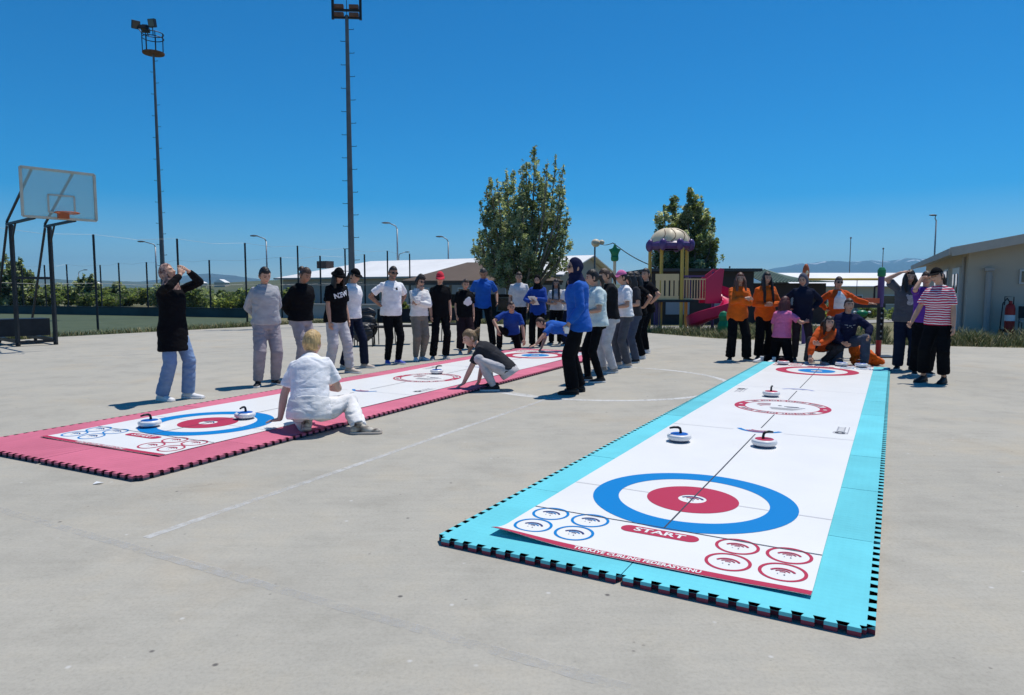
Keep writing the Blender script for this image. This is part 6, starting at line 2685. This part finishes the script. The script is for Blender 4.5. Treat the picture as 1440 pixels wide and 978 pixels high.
mb.ell((0, 0, .62), (.16, .14, .11))
mb.tube([(0, 0, 0), (0, 0, .55)], .03, 8)
mb.tube([(-.22, 0, .66), (.22, 0, .66)], .02, 8)
mb.ell((-.22, 0, .66), (.05, .05, .04), mi=1)
mb.ell((.22, 0, .66), (.05, .05, .04), mi=1)
o = mb.build('spring_rider', ['green_plastic', 'shoe_white'], smooth=True)
o.location = gp(1211, 470)
tag(o, 'green seat play figure with pale handles beneath the exercise bench arm', 'play figure')

# outdoor exercise machine
De = 13.6
x = (1237 - 720) / 962 * De
em = thing('exercise_machine', 'outdoor exercise machine with black, red and purple post and green cap', 'exercise machine', (x, De, 0))
zt = at(1237, 378, De).z
mb = MB()
mb.box((-.0, 0, .012), (.62, .42, .022))
mb.build('base_plate', 'steel_dark', em)
mb = MB()
mb.tube([(0, 0, .03), (0, 0, .34)], .052, 16)
mb.build('post', 'red_paint', em, smooth=True, angle=50)
mb = MB()
mb.tube([(0, 0, .34), (0, 0, 1.0)], .055, 16)
mb.build('post', 'steel_dark', em, smooth=True, angle=50)
mb = MB()
mb.tube([(0, 0, 1.0), (0, 0, zt - .16)], .060, 16)
mb.build('post', 'purple_plastic', em, smooth=True, angle=50)
mb = MB()
mb.lathe([(.055, zt - .16), (.075, zt - .14), (.075, zt - .03), (.045, zt + .02), (0, zt + .03)], n=18)
mb.build('cap', 'green_plastic', em, smooth=True)
mb = MB()
mb.bar((.08, 0, 1.03), (-.78, -.02, 1.02), .10, .085)
mb.build('arm', 'steel_dark', em)
mb = MB()
mb.box((-.20, 0, 1.125), (.26, .20, .10))
mb.build('pad', 'orange_plastic', em)
mb = MB()
mb.tube([(-.10, .05, 1.05), (-.10, .05, 1.40), (.0, .05, 1.42)], .02, 8)
mb.build('handle', 'black_plastic', em)
mb = MB()
mb.bar((.02, -.08, .35), (.02, -.08, .95), .05, .02)
for z in (.42, .52, .66, .78, .88):
    mb.ell((.0, -.075, z), (.022, .014, .022), mi=1)
mb.build('adjusting_strip', ['black_plastic', 'steel_galv'], em)
pb = thing('swing_frame', 'thin brown crossbar with red topped post behind the navy hood', 'play frame', ((1131 - 720) / 962 * 17, 17, 0))
zt = at(1131, 378, 17).z
mb = MB()
mb.tube([(0, 0, 0), (0, 0, zt - .3)], .05, 12)
mb.build('post', 'purple_plastic', pb, smooth=True, angle=50)
mb = MB()
mb.ell((0, 0, zt - .12), (.085, .08, .24))
mb.ell((0, -.07, zt - .10), (.035, .03, .05), mi=1)
mb.build('post_top', ['rim_orange', 'shell_cream'], pb, smooth=True)
mb = MB()
zb = at(1131, 393, 17).z
mb.tube([(0, 0, zb), ((1237 - 1131) / 962 * 17, 0, zb)], .03, 10)
mb.build('crossbar', 'yellow_post', pb, smooth=True)
mb = MB()
mb.tube([((1237 - 1131) / 962 * 17, 0, 0), ((1237 - 1131) / 962 * 17, 0, zb)], .05, 12)
mb.build('post', 'purple_plastic', pb, smooth=True, angle=50)
for f in (.42, .68):
    mb = MB()
    xx = (1237 - 1131) / 962 * 17 * f
    mb.tube([(xx, 0, zb), (xx, 0, .55)], .008, 6)
    mb.build('hanging_chain', 'steel_dark', pb)

for u, vt, D, lab in ((1193, 335, 75, 'thin grey pole rising behind the woman in sunglasses'), (1239, 350, 75, 'thin grey pole behind the exercise machine'), (1025, 376, 70, 'thin antenna pole above the dark building')):
    p = at(u, 420, D)
    z0 = ground_h(p.x, D)
    mb = MB()
    mb.tube([(0, 0, z0), (0, 0, at(u, vt, D).z)], [.06, .04], 8)
    mb.ell((0, 0, at(u, vt, D).z), (.09, .09, .12))
    o = mb.build('pole', 'steel_mast')
    o.location = (p.x, D, 0)
    tag(o, lab, 'pole')

# tiny far houses
for i, (u, v, D, w, lab) in enumerate(((128, 404, 260, 5, 'tiny pale house on the far slope left of the mast'), (278, 402, 300, 6, 'tiny pale house below the blue mountain'), (312, 401, 320, 5, 'tiny pale house right of the one below the blue mountain'))):
    p = at(u, v, D)
    h = thing('far_house', lab, 'house', (p.x, D, p.z - 4))
    mb = MB()
    mb.box((0, 0, 3), (w, 5, 4.2))
    mb.build('wall', 'wall_beige', h)
    mb = MB()
    mb.prism([V((-w / 2 - .3, -2.8, 5.1)), V((w / 2 + .3, -2.8, 5.1)), V((0, -2.8, 6.6))], (0, 5.6, 0))
    mb.build('roof', 'roof_white', h)

# scrap of litter on the concrete
mb = MB()
mb.add([V((0, 0, .004)), V((.05, .01, .012)), V((.06, .035, .005)), V((.01, .03, .016))], [(0, 1, 2, 3)])
mb.add([V((0, 0, .002)), V((.05, .01, .010)), V((.06, .035, .003)), V((.01, .03, .014))], [(3, 2, 1, 0)])
o = mb.build('paper_scrap', 'paper')
o.location = gp(130, 682)
tag(o, 'small white scrap of paper on the concrete below the pinkish mat', 'litter')

# air
mb = MB()
mb.box((0, 4700, 205), (17500, 9800, 470))
hz, hn, hb = nt_new('haze')
hn.nodes.remove(hb)
pv = hn.nodes.new("ShaderNodeVolumePrincipled")
pv.inputs["Color"].default_value = (.30, .70, 1.0, 1)
pv.inputs["Density"].default_value = HAZE
pv.inputs["Anisotropy"].default_value = .2
hn.links.new(pv.outputs[0], hn.nodes["Material Output"].inputs["Volume"])
o = mb.build('haze', 'haze')
tag(o, kind='stuff')
bpy.data.scenes.remove(TMP)
